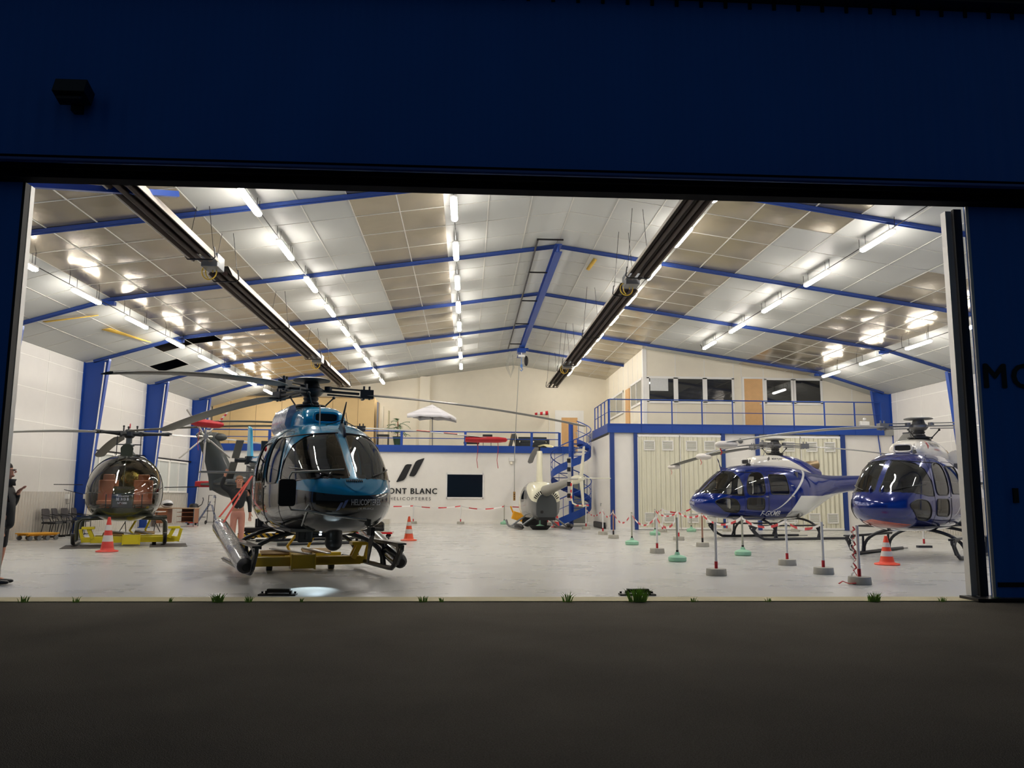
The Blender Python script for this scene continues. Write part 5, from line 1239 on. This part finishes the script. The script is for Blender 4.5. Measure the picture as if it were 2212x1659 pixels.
# ================= yellow dollies =================
yellow = mat('yellow_paint', srgb(206, 170, 20), .4, coat=.2, var=.12, vscale=6); yellow2 = mat('bright_yellow_paint', srgb(224, 204, 20), .4, coat=.2, var=.1); wood = mat('worn_plywood', srgb(196, 160, 104), .7, var=.15); wheelm = mat('grey_wheel', srgb(70, 70, 70), .6)
def dolly(loc, rz, label, ym, arms=True):
    t = thing('helicopter_dolly', label, 'dolly', loc, rz)
    m = MB(); m.box((0, -.0, .17), (2.3, .14, .13)); m.box((-.45, .02, .17), (1.0, .2, .16)); m.box((.55, .02, .17), (1.0, .18, .15)); m.build('cross_beam', ym, t, smooth=False, bevel=.008)
    m = MB(); m.box((0, -.06, .17), (.40, .30, .24)); m.box((-.2, -.06, .17), (.03, .34, .27)); m.box((.2, -.06, .17), (.03, .34, .27)); m.build('centre_housing', ym, t, smooth=False, bevel=.006)
    m = MB(); m.box((0, 1.0, .15), (.3, 2.0, .12)); m.box((0, 1.6, .15), (1.9, .14, .12)); m.build('spine', ym, t, smooth=False, bevel=.006)
    m = MB(); m.box((-.45, .35, .30), (.5, .4, .03), rx=.1); m.box((.3, .45, .32), (.5, .4, .03), rx=.1); pieces(m, 'plywood_pad', wood, t, smooth=False)
    m = MB(); m.bar((-.5, .6, .36), (.12, -.12, .30), .1, .02); m.bar((.1, .65, .37), (.45, -.1, .30), .09, .02); pieces(m, 'steel_strap', alu, t, smooth=False)
    m = MB(); m.tube([(.0, 2.0, .2), (-.1, 1.6, .34), (.05, 1.25, .62), (.12, 1.2, .8), (.05, 1.2, .86)], .028, 8); m.tube([(.35, 2.0, .2), (.3, 1.5, .36), (.4, 1.25, .62), (.38, 1.2, .84), (.3, 1.2, .88)], .028, 8); m.tube([(.05, 1.2, .86), (.3, 1.2, .88)], .022, 8); m.build('tow_handle', ym, t)
    for s in (-1, 1):
        m = MB(); x = s * 1.0
        for q in (-.08, .12): m.bar((x - .1 * s, q, .2), (x + .02 * s, q, .46), .05, .09)
        m.box((x + .02 * s, .02, .47), (.3, .32, .06)); m.bar((x + .12 * s, .0, .1), (x + .2 * s, .0, .44), .06, .08); m.build('lifting_arm', ym, t, smooth=False, bevel=.006)
        m = MB(); m.cyl((x * .55 - .05, .2, .08), (x * .55 + .05, .2, .08), .08, n=16); m.cyl((x * .55 - .05, 1.6, .08), (x * .55 + .05, 1.6, .08), .08, n=16); pieces(m, 'wheel', wheelm, t)
    return t
dolly((-2.95, 4.3, 0), D(18), 'yellow lifting dolly with plywood pads under the teal helicopter', yellow)
dolly((-8.75, 11.3, 0), D(20), 'bright yellow lifting dolly under the olive bubble helicopter', yellow2)
for i, (x, y, lb) in enumerate(((-9.75, 10.8, 'dark rubber mat under the left skid of the olive helicopter'), (-7.9, 11.6, 'dark rubber mat under the right skid of the olive helicopter'))):
    m = MB(); m.box((0, 0, .006), (.9, 1.5, .012)); o = m.build('rubber_mat', mat('brown_mat', srgb(76, 70, 66), .8), smooth=False); o.location = (x, y, 0); o.rotation_euler = (0, 0, D(20)); tag(o, lb, 'mat')
# ================= chairs =================
fabric = mat('dark_grey_chair_fabric', srgb(72, 68, 70), .85)
def chair():
    t = thing('waiting_chair', '', 'chair')
    m = MB(); m.box((0, 0, .45), (.44, .44, .06)); m.build('seat', black, t, bevel=.02)
    m = MB(); rr = []
    for z, w_, y in ((.56, .16, .20), (.62, .2, .22), (.78, .22, .24), (.86, .2, .26), (.88, .15, .265)): rr.append([(w_ * math.copysign(abs(math.cos(a)) ** .6, math.cos(a)), y + .022 * math.sin(a) - .02 * math.cos(a * 2), z) for a in [2 * PI * k / 16 for k in range(16)]])
    m.loft(rr); m.build('backrest', fabric, t)
    m = MB()
    for s in (-1, 1): m.tube([(s * .24, .22, .02), (s * .24, -.22, .02), (s * .24, -.24, .3), (s * .24, -.22, .64), (s * .24, .1, .68), (s * .23, .22, .7)], .013, 8); m.tube([(s * .24, .22, .02), (s * .22, .14, .45), (s * .2, .23, .62)], .013, 8)
    m.tube([(-.24, .2, .02), (.24, .2, .02)], .013, 8); m.tube([(-.23, 0, .42), (.23, 0, .42)], .013, 8); m.build('frame', black, t); return t
ch = chair(); P_ = [(-12.72, 15.25, 'leftmost'), (-12.74, 15.87, 'second from the left'), (-12.74, 16.49, 'third from the left'), (-12.72, 17.11, 'nearest the blue column')]
for i, (x, y, w_) in enumerate(P_):
    lb = 'dark grey waiting chair on black frame by the left wall, %s' % w_; o = ch if i == 0 else copy_tree(ch)
    o.location = (x, y, 0); o.rotation_euler = (0, 0, D(88 + (i % 2) * 8)); o['label'] = lb; o['group'] = 'waiting chairs by the left wall'
# ================= left wall furniture =================
brown = mat('brown_laminate', srgb(142, 88, 56), .5, var=.12); top = mat('desk_top', srgb(170, 140, 110), .5)
t = thing('desk', 'brown desk with open shelves behind the bubble helicopter', 'desk', (-12.2, 24.6, 0), D(0))
m = MB(); m.box((0, 0, .76), (1.7, .7, .04)); m.build('desk_top', top, t, smooth=False)
m = MB(); m.box((-.55, 0, .44), (.5, .62, .6)); m.build('drawer_unit', brown, t, smooth=False, bevel=.005)
m = MB(); m.box((.45, .3, .45), (.7, .02, .58)); [m.box((.45, 0, z), (.7, .6, .02)) for z in (.2, .42, .6)]; m.box((.8, 0, .45), (.02, .6, .58)); m.build('open_shelf', brown, t, smooth=False)
for x in (-.8, .8):
    for y in (-.3, .3): m = MB(); m.box((x, y, .37), (.03, .03, .74)); m.build('leg', steelgrey, t, smooth=False)
t = thing('helmet', 'white flight helmet with dark visor on the brown desk', 'helmet', (-12.6, 24.5, .78)); m = MB(); m.sphere((0, 0, .16), (.26, .2, .17), 18, 12); m.build('shell', mat('white_gloss', srgb(230, 230, 230), .2, coat=1), t); m = MB(); m.sphere((.06, -.08, .14), (.22, .15, .08), 16, 8); m.build('visor', black, t)
t = thing('work_table', 'folding work table cluttered with white cups behind the olive helicopter', 'table', (-11.6, 19.2, 0)); m = MB(); m.box((0, 0, .72), (1.5, .7, .03)); m.build('table_top', mat('speckled_top', srgb(190, 188, 182), .5, var=.3, vscale=40), t, smooth=False)
for s in (-1, 1):
    m = MB(); m.tube([(s * .6, -.3, .0), (s * .45, .3, .7)], .015, 6); m.tube([(s * .6, .3, .0), (s * .45, -.3, .7)], .015, 6); m.build('folding_leg', dark_steel, t)
t = thing('vacuum_cleaner', 'red industrial vacuum drum with black lid by the rear blue column', 'vacuum cleaner', (-12.1, 26.4, 0)); m = MB(); m.lathe([(.2, .08), (.23, .12), (.23, .62), (.2, .7)], n=24); m.build('drum', mat('glossy_red', srgb(206, 20, 30), .25, coat=.8), t)
m = MB(); m.lathe([(.2, .7), (.22, .74), (.18, .9), (.1, .94)], n=24); m.build('lid', black, t); m = MB(); [m.cyl((x, -.15, .05), (x, -.11, .05), .05, n=12) for x in (-.16, .16)]; pieces(m, 'wheel', black, t); m = MB(); m.tube([(.2, 0, .8), (.34, 0, .9), (.4, 0, 1.1), (.36, .05, 1.2)], .02, 8); m.build('hose', black, t)
t = thing('hand_truck', 'dark folding hand truck with a fabric bag leaning by the red vacuum', 'hand truck', (-11.6, 27.2, 0)); m = MB()
for s in (-.15, .15): m.tube([(s, 0, .05), (s, .1, 1.3)], .015, 6)
for z in (.1, .6, 1.0, 1.3): m.bar((-.15, z * .08, z), (.15, z * .08, z), .02, .02)
m.build('frame', dark_steel, t); m = MB(); [m.cyl((x - .02, 0, .09), (x + .02, 0, .09), .09, n=14) for x in (-.2, .2)]; pieces(m, 'wheel', black, t); m = MB(); m.prism([(-.06, .9), (.12, .85), (.05, 1.35)], .04, .09); m.build('bag', whitep, t)
t = thing('step_ladder', 'small blue and grey step ladder open by the rear wall', 'step ladder', (-12.0, 28.2, 0), D(10))
m = MB(); lb_ = mat('blue_grey_ladder', srgb(90, 104, 140), .4, .3)
for y in (-.2, .2): m.tube([(-.5, y, 0), (.12, y, 1.05), (.2, y, 1.28), (.28, y, 1.2)], .018, 8); m.tube([(.1, y, 1.0), (.38, y, 0)], .016, 8)
m.tube([(.28, -.2, 1.2), (.28, .2, 1.2)], .018, 8); m.bar((.3, -.2, .35), (.3, .2, .35), .02, .02); m.build('frame', lb_, t)
for z in (.3, .58, .86): m = MB(); m.box((-.5 + z * .59 + .08, 0, z), (.24, .38, .03)); m.build('step', steelgrey, t, smooth=False)
t = thing('platform_trolley', 'low orange platform trolley on grey castors by the left wall', 'trolley', (-12.5, 14.0, 0), D(60)); m = MB(); m.box((0, 0, .19), (.95, .62, .03)); m.box((0, .2, .155), (.9, .08, .05)); m.box((0, -.2, .155), (.9, .08, .05)); m.build('platform', mat('orange_yellow_paint', srgb(232, 164, 30), .5, var=.2, vscale=8), t, smooth=False)
m = MB(); [m.cyl((x, y - .03, .065), (x, y + .03, .065), .065, n=14) for x in (-.38, -.12, .14, .4) for y in (-.25, .25)]; pieces(m, 'castor', mat('castor_grey', srgb(110, 112, 112), .5), t)
# carts behind the teal helicopter
t = thing('ground_power_cart', 'low ground power cart with yellow and black striped bumper behind the teal helicopter', 'cart', (-6.0, 14.2, 0)); m = MB(); m.box((0, 0, .32), (1.3, .7, .12)); m.box((.1, 0, .5), (.7, .5, .28)); m.build('chassis', dark_steel, t, bevel=.01)
hz = mat('hazard_stripes', srgb(232, 184, 40), .5); n = NX(hz); n.col(n.mix(n.op('GREATER_THAN', n.op('FRACT', n.op('MULTIPLY', n.op('ADD', n.x, n.z), 5)), .5), srgb(232, 184, 40), srgb(24, 24, 22)))
m = MB(); m.box((0, -.38, .16), (1.4, .05, .13)); m.build('striped_bumper', hz, t, smooth=False); m = MB(); m.sphere((.3, -.1, .68), (.34, .22, .12), 14, 8); m.build('red_cover', redfab, t); m = MB(); [m.cyl((x, y - .04, .14), (x, y + .04, .14), .13, n=16) for x in (-.45, .45) for y in (-.25, .3)]; pieces(m, 'wheel', rubber, t)
t = thing('tool_cart', 'red flat cart carrying a dark machine in a clear box, right of the teal helicopter', 'cart', (-2.95, 15.9, 0)); m = MB(); m.box((0, 0, .16), (1.2, .6, .06)); m.build('platform', mat('glossy_red'), t, smooth=False)
m = MB(); m.box((.05, 0, .32), (.5, .36, .22)); m.sphere((.1, 0, .42), (.22, .18, .12), 12, 8); m.build('machine', black, t, bevel=.03); m = MB(); m.cyl((-.28, -.1, .32), (-.14, -.1, .32), .12, n=16); m.build('yellow_drum', yellow, t); m = MB(); m.b2((-.4, -.25, .19), (.5, .25, .6)); m.build('clear_box', glass_clear, t, smooth=False); m = MB(); [m.cyl((x, y - .03, .07), (x, y + .03, .07), .065, n=12) for x in (-.45, .45) for y in (-.2, .2)]; pieces(m, 'wheel', rubber, t)
# behind the small white helicopter
t = thing('floor_machine', 'yellow wheeled ground machine behind the left skid of the white helicopter', 'machine', (2.6, 26.2, 0)); m = MB(); m.box((-.2, 0, .42), (.7, .5, .36), ry=.3); m.tube([(-.5, 0, .6), (-.62, 0, .9)], .04, 8); m.build('body', mat('orange_yellow_paint'), t, bevel=.04); m = MB(); m.cyl((.12, -.3, .24), (.12, -.12, .24), .24, n=20); m.cyl((.42, -.2, .2), (.42, -.05, .2), .2, n=20); pieces(m, 'wheel', rubber, t)
t = thing('waste_bin', 'black waste bin behind the tail of the white helicopter', 'bin', (3.55, 27.6, 0)); m = MB(); m.lathe([(.22, 0), (.27, .75), (.29, .78), (.27, .8)], n=24); m.build('bin_body', rubber, t); m = MB(); m.lathe([(.28, .78), (.27, .84), (.1, .88)], n=24); m.build('bin_lid', black, t)
t = thing('drip_tray', 'black drip basin with a pale green rim lying under the white helicopter', 'basin', (3.0, 22.7, 0)); m = MB(); m.lathe([(.3, 0), (.46, .16), (.48, .17), (.44, .16), (.28, .03)], n=28); m.build('basin', rubber, t); m = MB(); m.lathe([(.2, .05), (.18, .16), (.03, .22), (.03, .5)], n=20); m.build('funnel', green, t)
t = thing('fabric_draught_roll', 'dark grey draught excluder lying along the storage wall', 'draught excluder', (5.8, 25.0, 0)); m = MB(); m.box((0, 0, .13), (.16, 2.3, .26)); m.build('roll', dark_steel, t, bevel=.04); m = MB(); m.box((0, -1.17, .13), (.17, .04, .27)); m.build('end_cap', black, t, smooth=False)
# ================= rear mezzanine =================
ZM = 3.78
m = MB(); m.b2((XL + .1, 31.5, ZM), (-4.86, 31.6, 6.38)); m.b2((-4.96, 31.6, ZM), (-4.86, 34.0, 6.38))
o = struct(m.build('wall_partition', tan, smooth=False), 'tan board partition on the rear mezzanine')
m = MB(); [m.b2((x - .01, 31.49, ZM), (x + .01, 31.5, 6.38)) for x in (-12.2, -10.9, -9.6, -8.3, -7.0, -5.7)]; m.b2((XL + .1, 31.46, 6.34), (-4.86, 31.5, 6.4)); m.build('board_joints', mat('brown_joint', srgb(150, 126, 88), .7), o, smooth=False)
for i, (x, y, mt, lb) in enumerate(((-4.72, 31.9, mat('grey_board', srgb(128, 130, 140), .6), 'grey board leaning at the end of the tan partition'), (-4.5, 32.5, cream_wall, 'pale board leaning behind the grey one'), (-4.25, 33.1, mat('beige_board', srgb(190, 182, 150), .6), 'beige board leaning furthest right by the tan partition'))):
    m = MB(); m.box((0, 0, 1.2 - i * .08), (.05, .5, 2.4 - i * .16)); o = m.build('leaning_board', mt, smooth=False, bevel=.005); o.location = (x, y, ZM); tag(o, lb, 'board')
t = thing('parasol', 'open white market parasol on the rear mezzanine', 'parasol', (-1.8, 31.2, ZM)); m = MB(); m.tube([(.0, 0, 0), (-.04, 0, 2.2)], .025, 10); m.build('pole', steelgrey, t)
wc = mat('white_canvas', srgb(226, 224, 228), .8); m = MB(); c = Vector((-.05, 0, 2.25)); R = [Vector((-1.3, -.35, 1.72)), Vector((.75, -1.0, 1.66)), Vector((1.2, .45, 1.58)), Vector((-.75, 1.0, 1.72))]
ring_ = []
for k in range(4):
    for q in range(6): s = q / 6; p = R[k].lerp(R[(k + 1) % 4], s); p.z += .06 * math.sin(PI * s); ring_.append(p)
m.add([c] + ring_, [(0, i + 1, (i + 1) % 24 + 1) for i in range(24)]); m.build('canopy', wc, t, fixn=False, solid=.01)
m = MB(); vs = [p for p in ring_] + [p - Vector((0, 0, .2 + .03 * math.sin(i * 2.2))) for i, p in enumerate(ring_)]; m.add(vs, [(i, (i + 1) % 24, (i + 1) % 24 + 24, i + 24) for i in range(24)]); m.build('valance', wc, t, fixn=False, solid=.008)
m = MB(); [m.tube([(-.04, 0, 1.5), tuple(r.lerp(c, .45))], .01, 5) for r in R]; m.build('struts', steelgrey, t); flat_text('lettering', 'MONT BLANC', .9, .1, (-.45, -.5, 2.02), decalk, t, uy=(0, .45, .3))
leafm = mat('palm_leaf', srgb(62, 98, 52), .5, var=.3, vscale=4)
t = thing('potted_palm', 'tall potted palm on the rear mezzanine beside a black side table', 'potted plant', (-3.55, 30.6, ZM)); m = MB(); m.lathe([(.14, 0), (.24, .5), (.26, .52), (.22, .5)], n=16); m.build('pot', mat('dark_green_pot', srgb(44, 70, 50), .5), t); m = MB(); m.tube([(0, 0, .4), (.02, 0, .9), (.0, 0, 1.3)], .03, 6); m.build('trunk', brown, t)
random.seed(11)
for k in range(16):
    a = k * 2.4; el = .3 + .9 * random.random(); L_ = .45 + .35 * random.random(); z0 = .55 + .75 * (k / 16); m = MB(); pr = None; sp_ = []
    for i in range(9):
        s = i / 8; rr = L_ * s * math.cos(el * (1 - .3 * s)); sp_.append(Vector((rr * math.cos(a), rr * math.sin(a), z0 + L_ * s * math.sin(el) - .35 * s * s)))
    for i in range(1, 9):
        d = (sp_[i] - sp_[i - 1]).normalized(); n_ = Vector((-d.y, d.x, 0)); 
        for s in (-1, 1):
            e = sp_[i] + n_ * s * (.16 * math.sin(PI * i / 9) + .05) + d * .10 - Vector((0, 0, .05)); m.add([sp_[i], sp_[i] + d * .07, e], [(0, 1, 2)])
    m.tube(sp_, .006, 4); m.build('frond', leafm, t, fixn=False)
t = thing('side_table', 'black side table left of the potted palm on the rear mezzanine', 'table', (-4.25, 30.4, ZM)); m = MB(); m.box((0, 0, .55), (.6, .4, .1)); m.build('table_top', black, t, smooth=False)
for x in (-.26, .26):
    for y in (-.16, .16): m = MB(); m.box((x, y, .25), (.04, .04, .5)); m.build('leg', black, t, smooth=False)
t = thing('lounge_chair', 'small dark lounge chair on the rear mezzanine right of the red blade cover', 'chair', (1.0, 30.6, ZM)); m = MB(); m.box((0, 0, .34), (.5, .45, .08)); m.build('seat', black, t, bevel=.02); m = MB(); m.box((.02, .2, .52), (.5, .07, .35)); m.build('backrest', black, t, bevel=.02)
for x in (-.2, .2): m = MB(); m.tube([(x, -.18, 0), (x, .18, .34)], .015, 6); m.tube([(x, .18, 0), (x, -.18, .34)], .015, 6); m.build('leg', black, t)
t = thing('low_bench', 'black low bench on the rear mezzanine left of the lounge chair', 'bench', (.2, 30.8, ZM)); m = MB(); m.box((0, 0, .25), (.8, .45, .1)); m.build('seat', black, t, bevel=.02); m = MB(); m.box((-.32, 0, .1), (.06, .4, .2)); m.box((.32, 0, .1), (.06, .4, .2)); pieces(m, 'leg', black, t, smooth=False)
t = thing('sofa', 'black sofa on the rear mezzanine near the oak door', 'sofa', (3.4, 31.4, ZM)); blk = mat('black_leather', srgb(30, 36, 38), .5); m = MB(); m.box((0, 0, .16), (1.5, .7, .32)); m.build('base', blk, t, bevel=.02); m = MB(); m.box((0, .32, .55), (1.5, .12, .2)); m.build('backrest', blk, t, bevel=.03)
for x in (-.36, .36): m = MB(); m.box((x, -.05, .36), (.6, .55, .16)); m.build('cushion', blk, t, bevel=.06)
for s in (-1, 1): m = MB(); m.box((s * .78, 0, .34), (.1, .7, .3)); m.build('armrest', blk, t, bevel=.02)
t = thing('sandwich_board', 'dark folding advertising board left of the black sofa', 'sign board', (2.35, 30.5, ZM), D(20)); m = MB()
for s in (-1, 1): m.box((s * .12, 0, .36), (.02, .45, .74), ry=s * -.28)
pieces(m, 'board', mat('dark_slate', srgb(48, 52, 56), .6), t, smooth=False, margin=-.03); m = MB(); m.tube([(-.4, -.2, 0), (-.22, -.22, .72)], .015, 6); m.build('prop_stick', oak, t)
t = thing('windsock', 'small red and white windsock mounted on the rear gable wall', 'windsock', (4.4, 33.6, 5.9), 0); m = MB(); m.cyl((.12, .35, 0), (.12, .35, -2.0), .02, n=8); m.bar((.0, .1, 0), (.12, .4, 0), .02, .02); m.build('pole', joint, t)
m = MB(); m.cyl((0, 0, 0), (-.72, -.1, -.07), .12, .06, n=16, cap=False); ws_ = mat('windsock_stripes', srgb(214, 40, 50), .7); n = NX(ws_); n.col(n.mix(n.op('GREATER_THAN', n.op('FRACT', n.op('MULTIPLY', n.x, 3.4)), .5), srgb(228, 222, 214), srgb(200, 34, 46))); m.build('sock', ws_, t, solid=.004)
t = thing('camera_unit', 'white camera unit on the walkway railing by the right blue column', 'camera', (17.0, 23.0, 4.4)); m = MB(); m.box((0, .1, .12), (.4, .2, .2)); m.build('housing', joint, t, bevel=.02); m = MB(); m.sphere((0, .05, .3), .08, 12, 8); m.build('dome', whitep, t)
# ================= rigging on the teal tail =================
t = thing('red_strap', 'pair of red straps running from the teal tail down to the wrapped float', 'strap', (0, 0, 0)); strapm = mat('orange_red_strap', srgb(222, 70, 50), .5)
a = teal.matrix_basis @ Vector((-2.3, -.62, 1.62)); 
for e in ((-1.1, -1.34, .84), (-.6, -1.32, .76)):
    b = teal.matrix_basis @ Vector(e); m = MB(); m.bar(a, b, .035, .008); m.build('webbing', strapm, t, smooth=False)
# ================= people =================
def skin_mesh(V, E, name, mt, parent, subd=2):
    me = bpy.data.meshes.new(name); me.from_pydata([v[:3] for v in V], E, []); o = bpy.data.objects.new(name, me); COL.objects.link(o)
    sk = o.modifiers.new('s', 'SKIN'); sk.use_smooth_shade = True; o.modifiers.new('u', 'SUBSURF').levels = subd; o.modifiers['u'].render_levels = subd
    for i, v in enumerate(V): r = v[3]; o.data.skin_vertices[0].data[i].radius = r if isinstance(r, tuple) else (r, r)
    o.data.skin_vertices[0].data[0].use_root = True
    dg = bpy.context.evaluated_depsgraph_get(); dg.update(); m2 = bpy.data.meshes.new_from_object(o.evaluated_get(dg)); o.modifiers.clear(); o.data = m2; m2.materials.clear(); m2.materials.append(mt)
    for p in m2.polygons: p.use_smooth = True
    o.name = name; o.parent = parent; return o
skinm = mat('skin', srgb(206, 146, 118), .5); hairm = mat('dark_hair', srgb(52, 44, 38), .8, bump=(60, .6, .01)); jkt = mat('black_jacket', srgb(30, 32, 34), .75, bump=(12, .3, .01))
def person(t, arms, trouser, jacketlen, trm, legs_bare=False, face=0.0, hair=hairm, tilt=0):
    """standing figure, facing local +x; arms: {side: (shoulder, elbow, wrist, finger dir)}"""
    hipz = .92; V = [(0, 0, hipz, (.15, .12)), (0, 0, 1.12, (.15, .11)), (.01, 0, 1.32, (.18, .12)), (-.01, 0, 1.46, (.11, .09)), (.0, 0, 1.53, .055), (.03, 0, 1.60, (.075, .085)), (.02, 0, 1.69, (.085, .10)), (.01, 0, 1.76, (.06, .07))]
    E = [(i, i + 1) for i in range(7)]
    for s in (1, -1):
        o = len(V); V += [(0, s * .09, hipz - .06, .085), (.01, s * .10, .50, .058), (-.02, s * .10, .28, .05), (-.03, s * .10, .09, .036), (.10, s * .11, .04, .036)]; E += [(0, o), (o, o + 1), (o + 1, o + 2), (o + 2, o + 3), (o + 3, o + 4)]
    for s in (1, -1):
        sh, el, wr, fd = [Vector(q) for q in arms[s]]; o = len(V); V += [(*sh, .058), (*el, .042), (*wr, .028)]; E += [(2, o), (o, o + 1), (o + 1, o + 2)]
        pa = wr + fd * .07; V += [(*pa, (.036, .018))]; E += [(o + 2, o + 3)]; side = fd.cross(Vector((1, 0, 0)) if abs(fd.x) < .7 else Vector((0, 0, 1))).normalized()
        for k, (q, L_) in enumerate(((-.03, .07), (-.01, .08), (.01, .078), (.03, .06))):
            b = len(V); c = pa + side * q + fd * .035; V += [(*c, .0095), (*(c + fd * L_ * .5), .009), (*(c + fd * L_ * .9 + Vector((.015, 0, -.01))), .008)]; E += [(o + 3, b), (b, b + 1), (b + 1, b + 2)]
        b = len(V); c = wr + fd * .03 - side * .04; V += [(*c, .011), (*(c + fd * .045 - side * .025), .009)]; E += [(o + 2, b), (b, b + 1)]
    skin_mesh(V, E, 'body', skinm, t)
    J = [(0, 0, jacketlen, (.20, .15)), (0, 0, 1.12, (.19, .14)), (.01, 0, 1.32, (.205, .14)), (-.01, 0, 1.46, (.13, .11)), (0, 0, 1.53, (.075, .08))]; JE = [(0, 1), (1, 2), (2, 3), (3, 4)]
    for s in (1, -1):
        sh, el, wr, fd = [Vector(q) for q in arms[s]]; o = len(J); J += [(*sh, .075), (*el, .06), (*(el.lerp(wr, .92)), .047)]; JE += [(2, o), (o, o + 1), (o + 1, o + 2)]
    skin_mesh(J, JE, 'jacket', jkt, t)
    T = [(0, 0, hipz + .08, (.155, .125)), (0, 0, hipz, (.165, .13))]; TE = [(0, 1)]
    for s in (1, -1): o = len(T); T += [(0, s * .09, hipz - .08, .10), (.01, s * .10, .50, .075)] + ([] if legs_bare else [(-.02, s * .10, .28, .07), (-.03, s * .10, .10, .066)]); TE += [(1, o), (o, o + 1)] + ([] if legs_bare else [(o + 1, o + 2), (o + 2, o + 3)])
    skin_mesh(T, TE, trouser, trm, t)
    m = MB(); m.sphere((-.015, 0, 1.735), (.108, .088, .085), 18, 12); m.sphere((-.05, 0, 1.68), (.07, .084, .09), 16, 10); m.build('hair', hair, t)
    m = MB(); m.tube([(.115, 0, 1.70), (.145, 0, 1.665), (.12, 0, 1.655)], [.008, .014, .01], 8); m.sphere((.10, 0, 1.61), (.03, .03, .02), 10, 6)
    m.build('nose_and_chin', skinm, t)
    m = MB(); [m.sphere((.0, s * .09, 1.675), (.02, .012, .032), 10, 8) for s in (1, -1)]; pieces(m, 'ear', skinm, t)
    m = MB(); [m.sphere((.108, s * .033, 1.695), (.01, .013, .008), 8, 6) for s in (1, -1)]; pieces(m, 'eye', black, t)
    for s in (1, -1): m = MB(); rr = [[(x, s * .105 + w_ * math.cos(a), .045 + .04 * h * math.sin(a)) for a in [2 * PI * k / 12 for k in range(12)]] for x, w_, h in ((-.10, .03, .8), (-.05, .045, 1.1), (.08, .05, .9), (.17, .045, .7), (.2, .02, .4))]; m.loft(rr); m.build('shoe', black, t)
p1 = thing('person', 'person in black jacket and dark shorts with glasses, watching at the left door edge', 'person', (-6.96, 1.9, 0), D(12))
person(p1, {1: ((0, .2, 1.42), (.06, .28, 1.14), (.16, .12, 1.37), (.6, -.3, .5)), -1: ((0, -.2, 1.42), (.02, -.27, 1.13), (.10, -.25, .9), (.1, 0, -1))}, 'shorts', .78, mat('dark_shorts', srgb(36, 36, 38), .8), True)
m = MB(); m.tube([(.0, .085, 1.70), (.11, .06, 1.70), (.125, .03, 1.70), (.128, 0, 1.702), (.125, -.03, 1.70), (.11, -.06, 1.70), (0, -.085, 1.70)], .004, 5); [m.tube([(.125, s * .035 + .02 * math.cos(a), 1.695 + .017 * math.sin(a)) for a in [2 * PI * k / 10 for k in range(10)]], .003, 5, closed=True) for s in (1, -1)]; m.build('glasses', black, p1)
m = MB(); m.loft([[(.0 + r * math.cos(a) * 1.0 + .03, r * math.sin(a), z) for a in [2 * PI * k / 16 for k in range(16)]] for z, r in ((1.46, .11), (1.52, .10), (1.56, .115))], cap=False); m.build('collar', jkt, p1, solid=.012); m = MB(); m.box((-.02, -.28, 1.33), (.1, .01, .06), rx=.2); m.build('sleeve_patch', whitep, p1, smooth=False)
p2 = thing('person', 'person in black zip jacket and salmon trousers reaching up to the teal tail rotor', 'person', (-5.62, 9.75, 0), D(-72))
person(p2, {-1: ((0, -.2, 1.42), (.06, -.42, 1.55), (.10, -.34, 1.82), (.1, .25, .9)), 1: ((0, .2, 1.42), (-.02, .27, 1.13), (.08, .28, .88), (.15, 0, -1))}, 'trousers', .98, mat('salmon_trousers', srgb(216, 150, 128), .75), False, hair=mat('fair_hair', srgb(150, 112, 84), .8))
m = MB(); m.bar((.145, 0, 1.0), (.15, 0, 1.42), .02, .012); m.build('zip', whitep, p2, smooth=False)
# ================= grass along the sill =================
gm_ = mat('grass_green', srgb(150, 190, 84), .7, var=.3, vscale=12); random.seed(21)
G = [(-5.55, .09, 'small weed at the far left of the sill', 14), (-4.9, .08, 'low weed on the sill left of the leafy clump', 12), (-3.15, .11, 'leafy green clump on the sill left of the floor guide', 60), (-3.75, .07, 'thin sprout on the sill', 8), (-2.75, .09, 'wispy weed beside the leafy clump', 18),
     (-2.1, .06, 'tiny sprig below the floor guide', 8), (-.55, .08, 'flat grass tuft near the middle of the sill', 22), (-.3, .06, 'small grass sprig beside the flat tuft', 10), (1.33, .13, 'wispy tall grass tuft left of the big tuft', 24), (2.25, .18, 'largest grass tuft in the middle of the sill', 130),
     (3.0, .06, 'small weed right of the largest tuft', 12), (4.0, .06, 'tiny double sprig on the sill', 9), (5.42, .12, 'dense grass tuft near the right door leaf', 70), (6.35, .07, 'small weed at the foot of the right leaf', 18), (7.1, .08, 'weed beside the right door leaf', 14)]
for x, h, lb, n_ in G:
    m = MB(); wd = h * 1.1 + .03
    for k in range(n_):
        a = random.random() * 2 * PI; r = random.random() * wd * .5; p = Vector((r * math.cos(a), r * math.sin(a) * .4, 0)); hh = h * (.5 + .6 * random.random()); ln = Vector((math.cos(a) * random.random(), math.sin(a) * .5 * random.random(), 0)) * hh * .9
        w_ = Vector((.004 + .003 * random.random(), 0, 0)); q = p + ln * .4 + Vector((0, 0, hh * .7)); m.add([p - w_, p + w_, q + w_ * .7, q - w_ * .7, p + ln + Vector((0, 0, hh))], [(0, 1, 2, 3), (3, 2, 4)])
    o = m.build('grass_tuft', gm_, fixn=False); o.location = (x, -.04, -.01); tag(o, lb, 'grass tuft', 'weeds along the concrete sill')
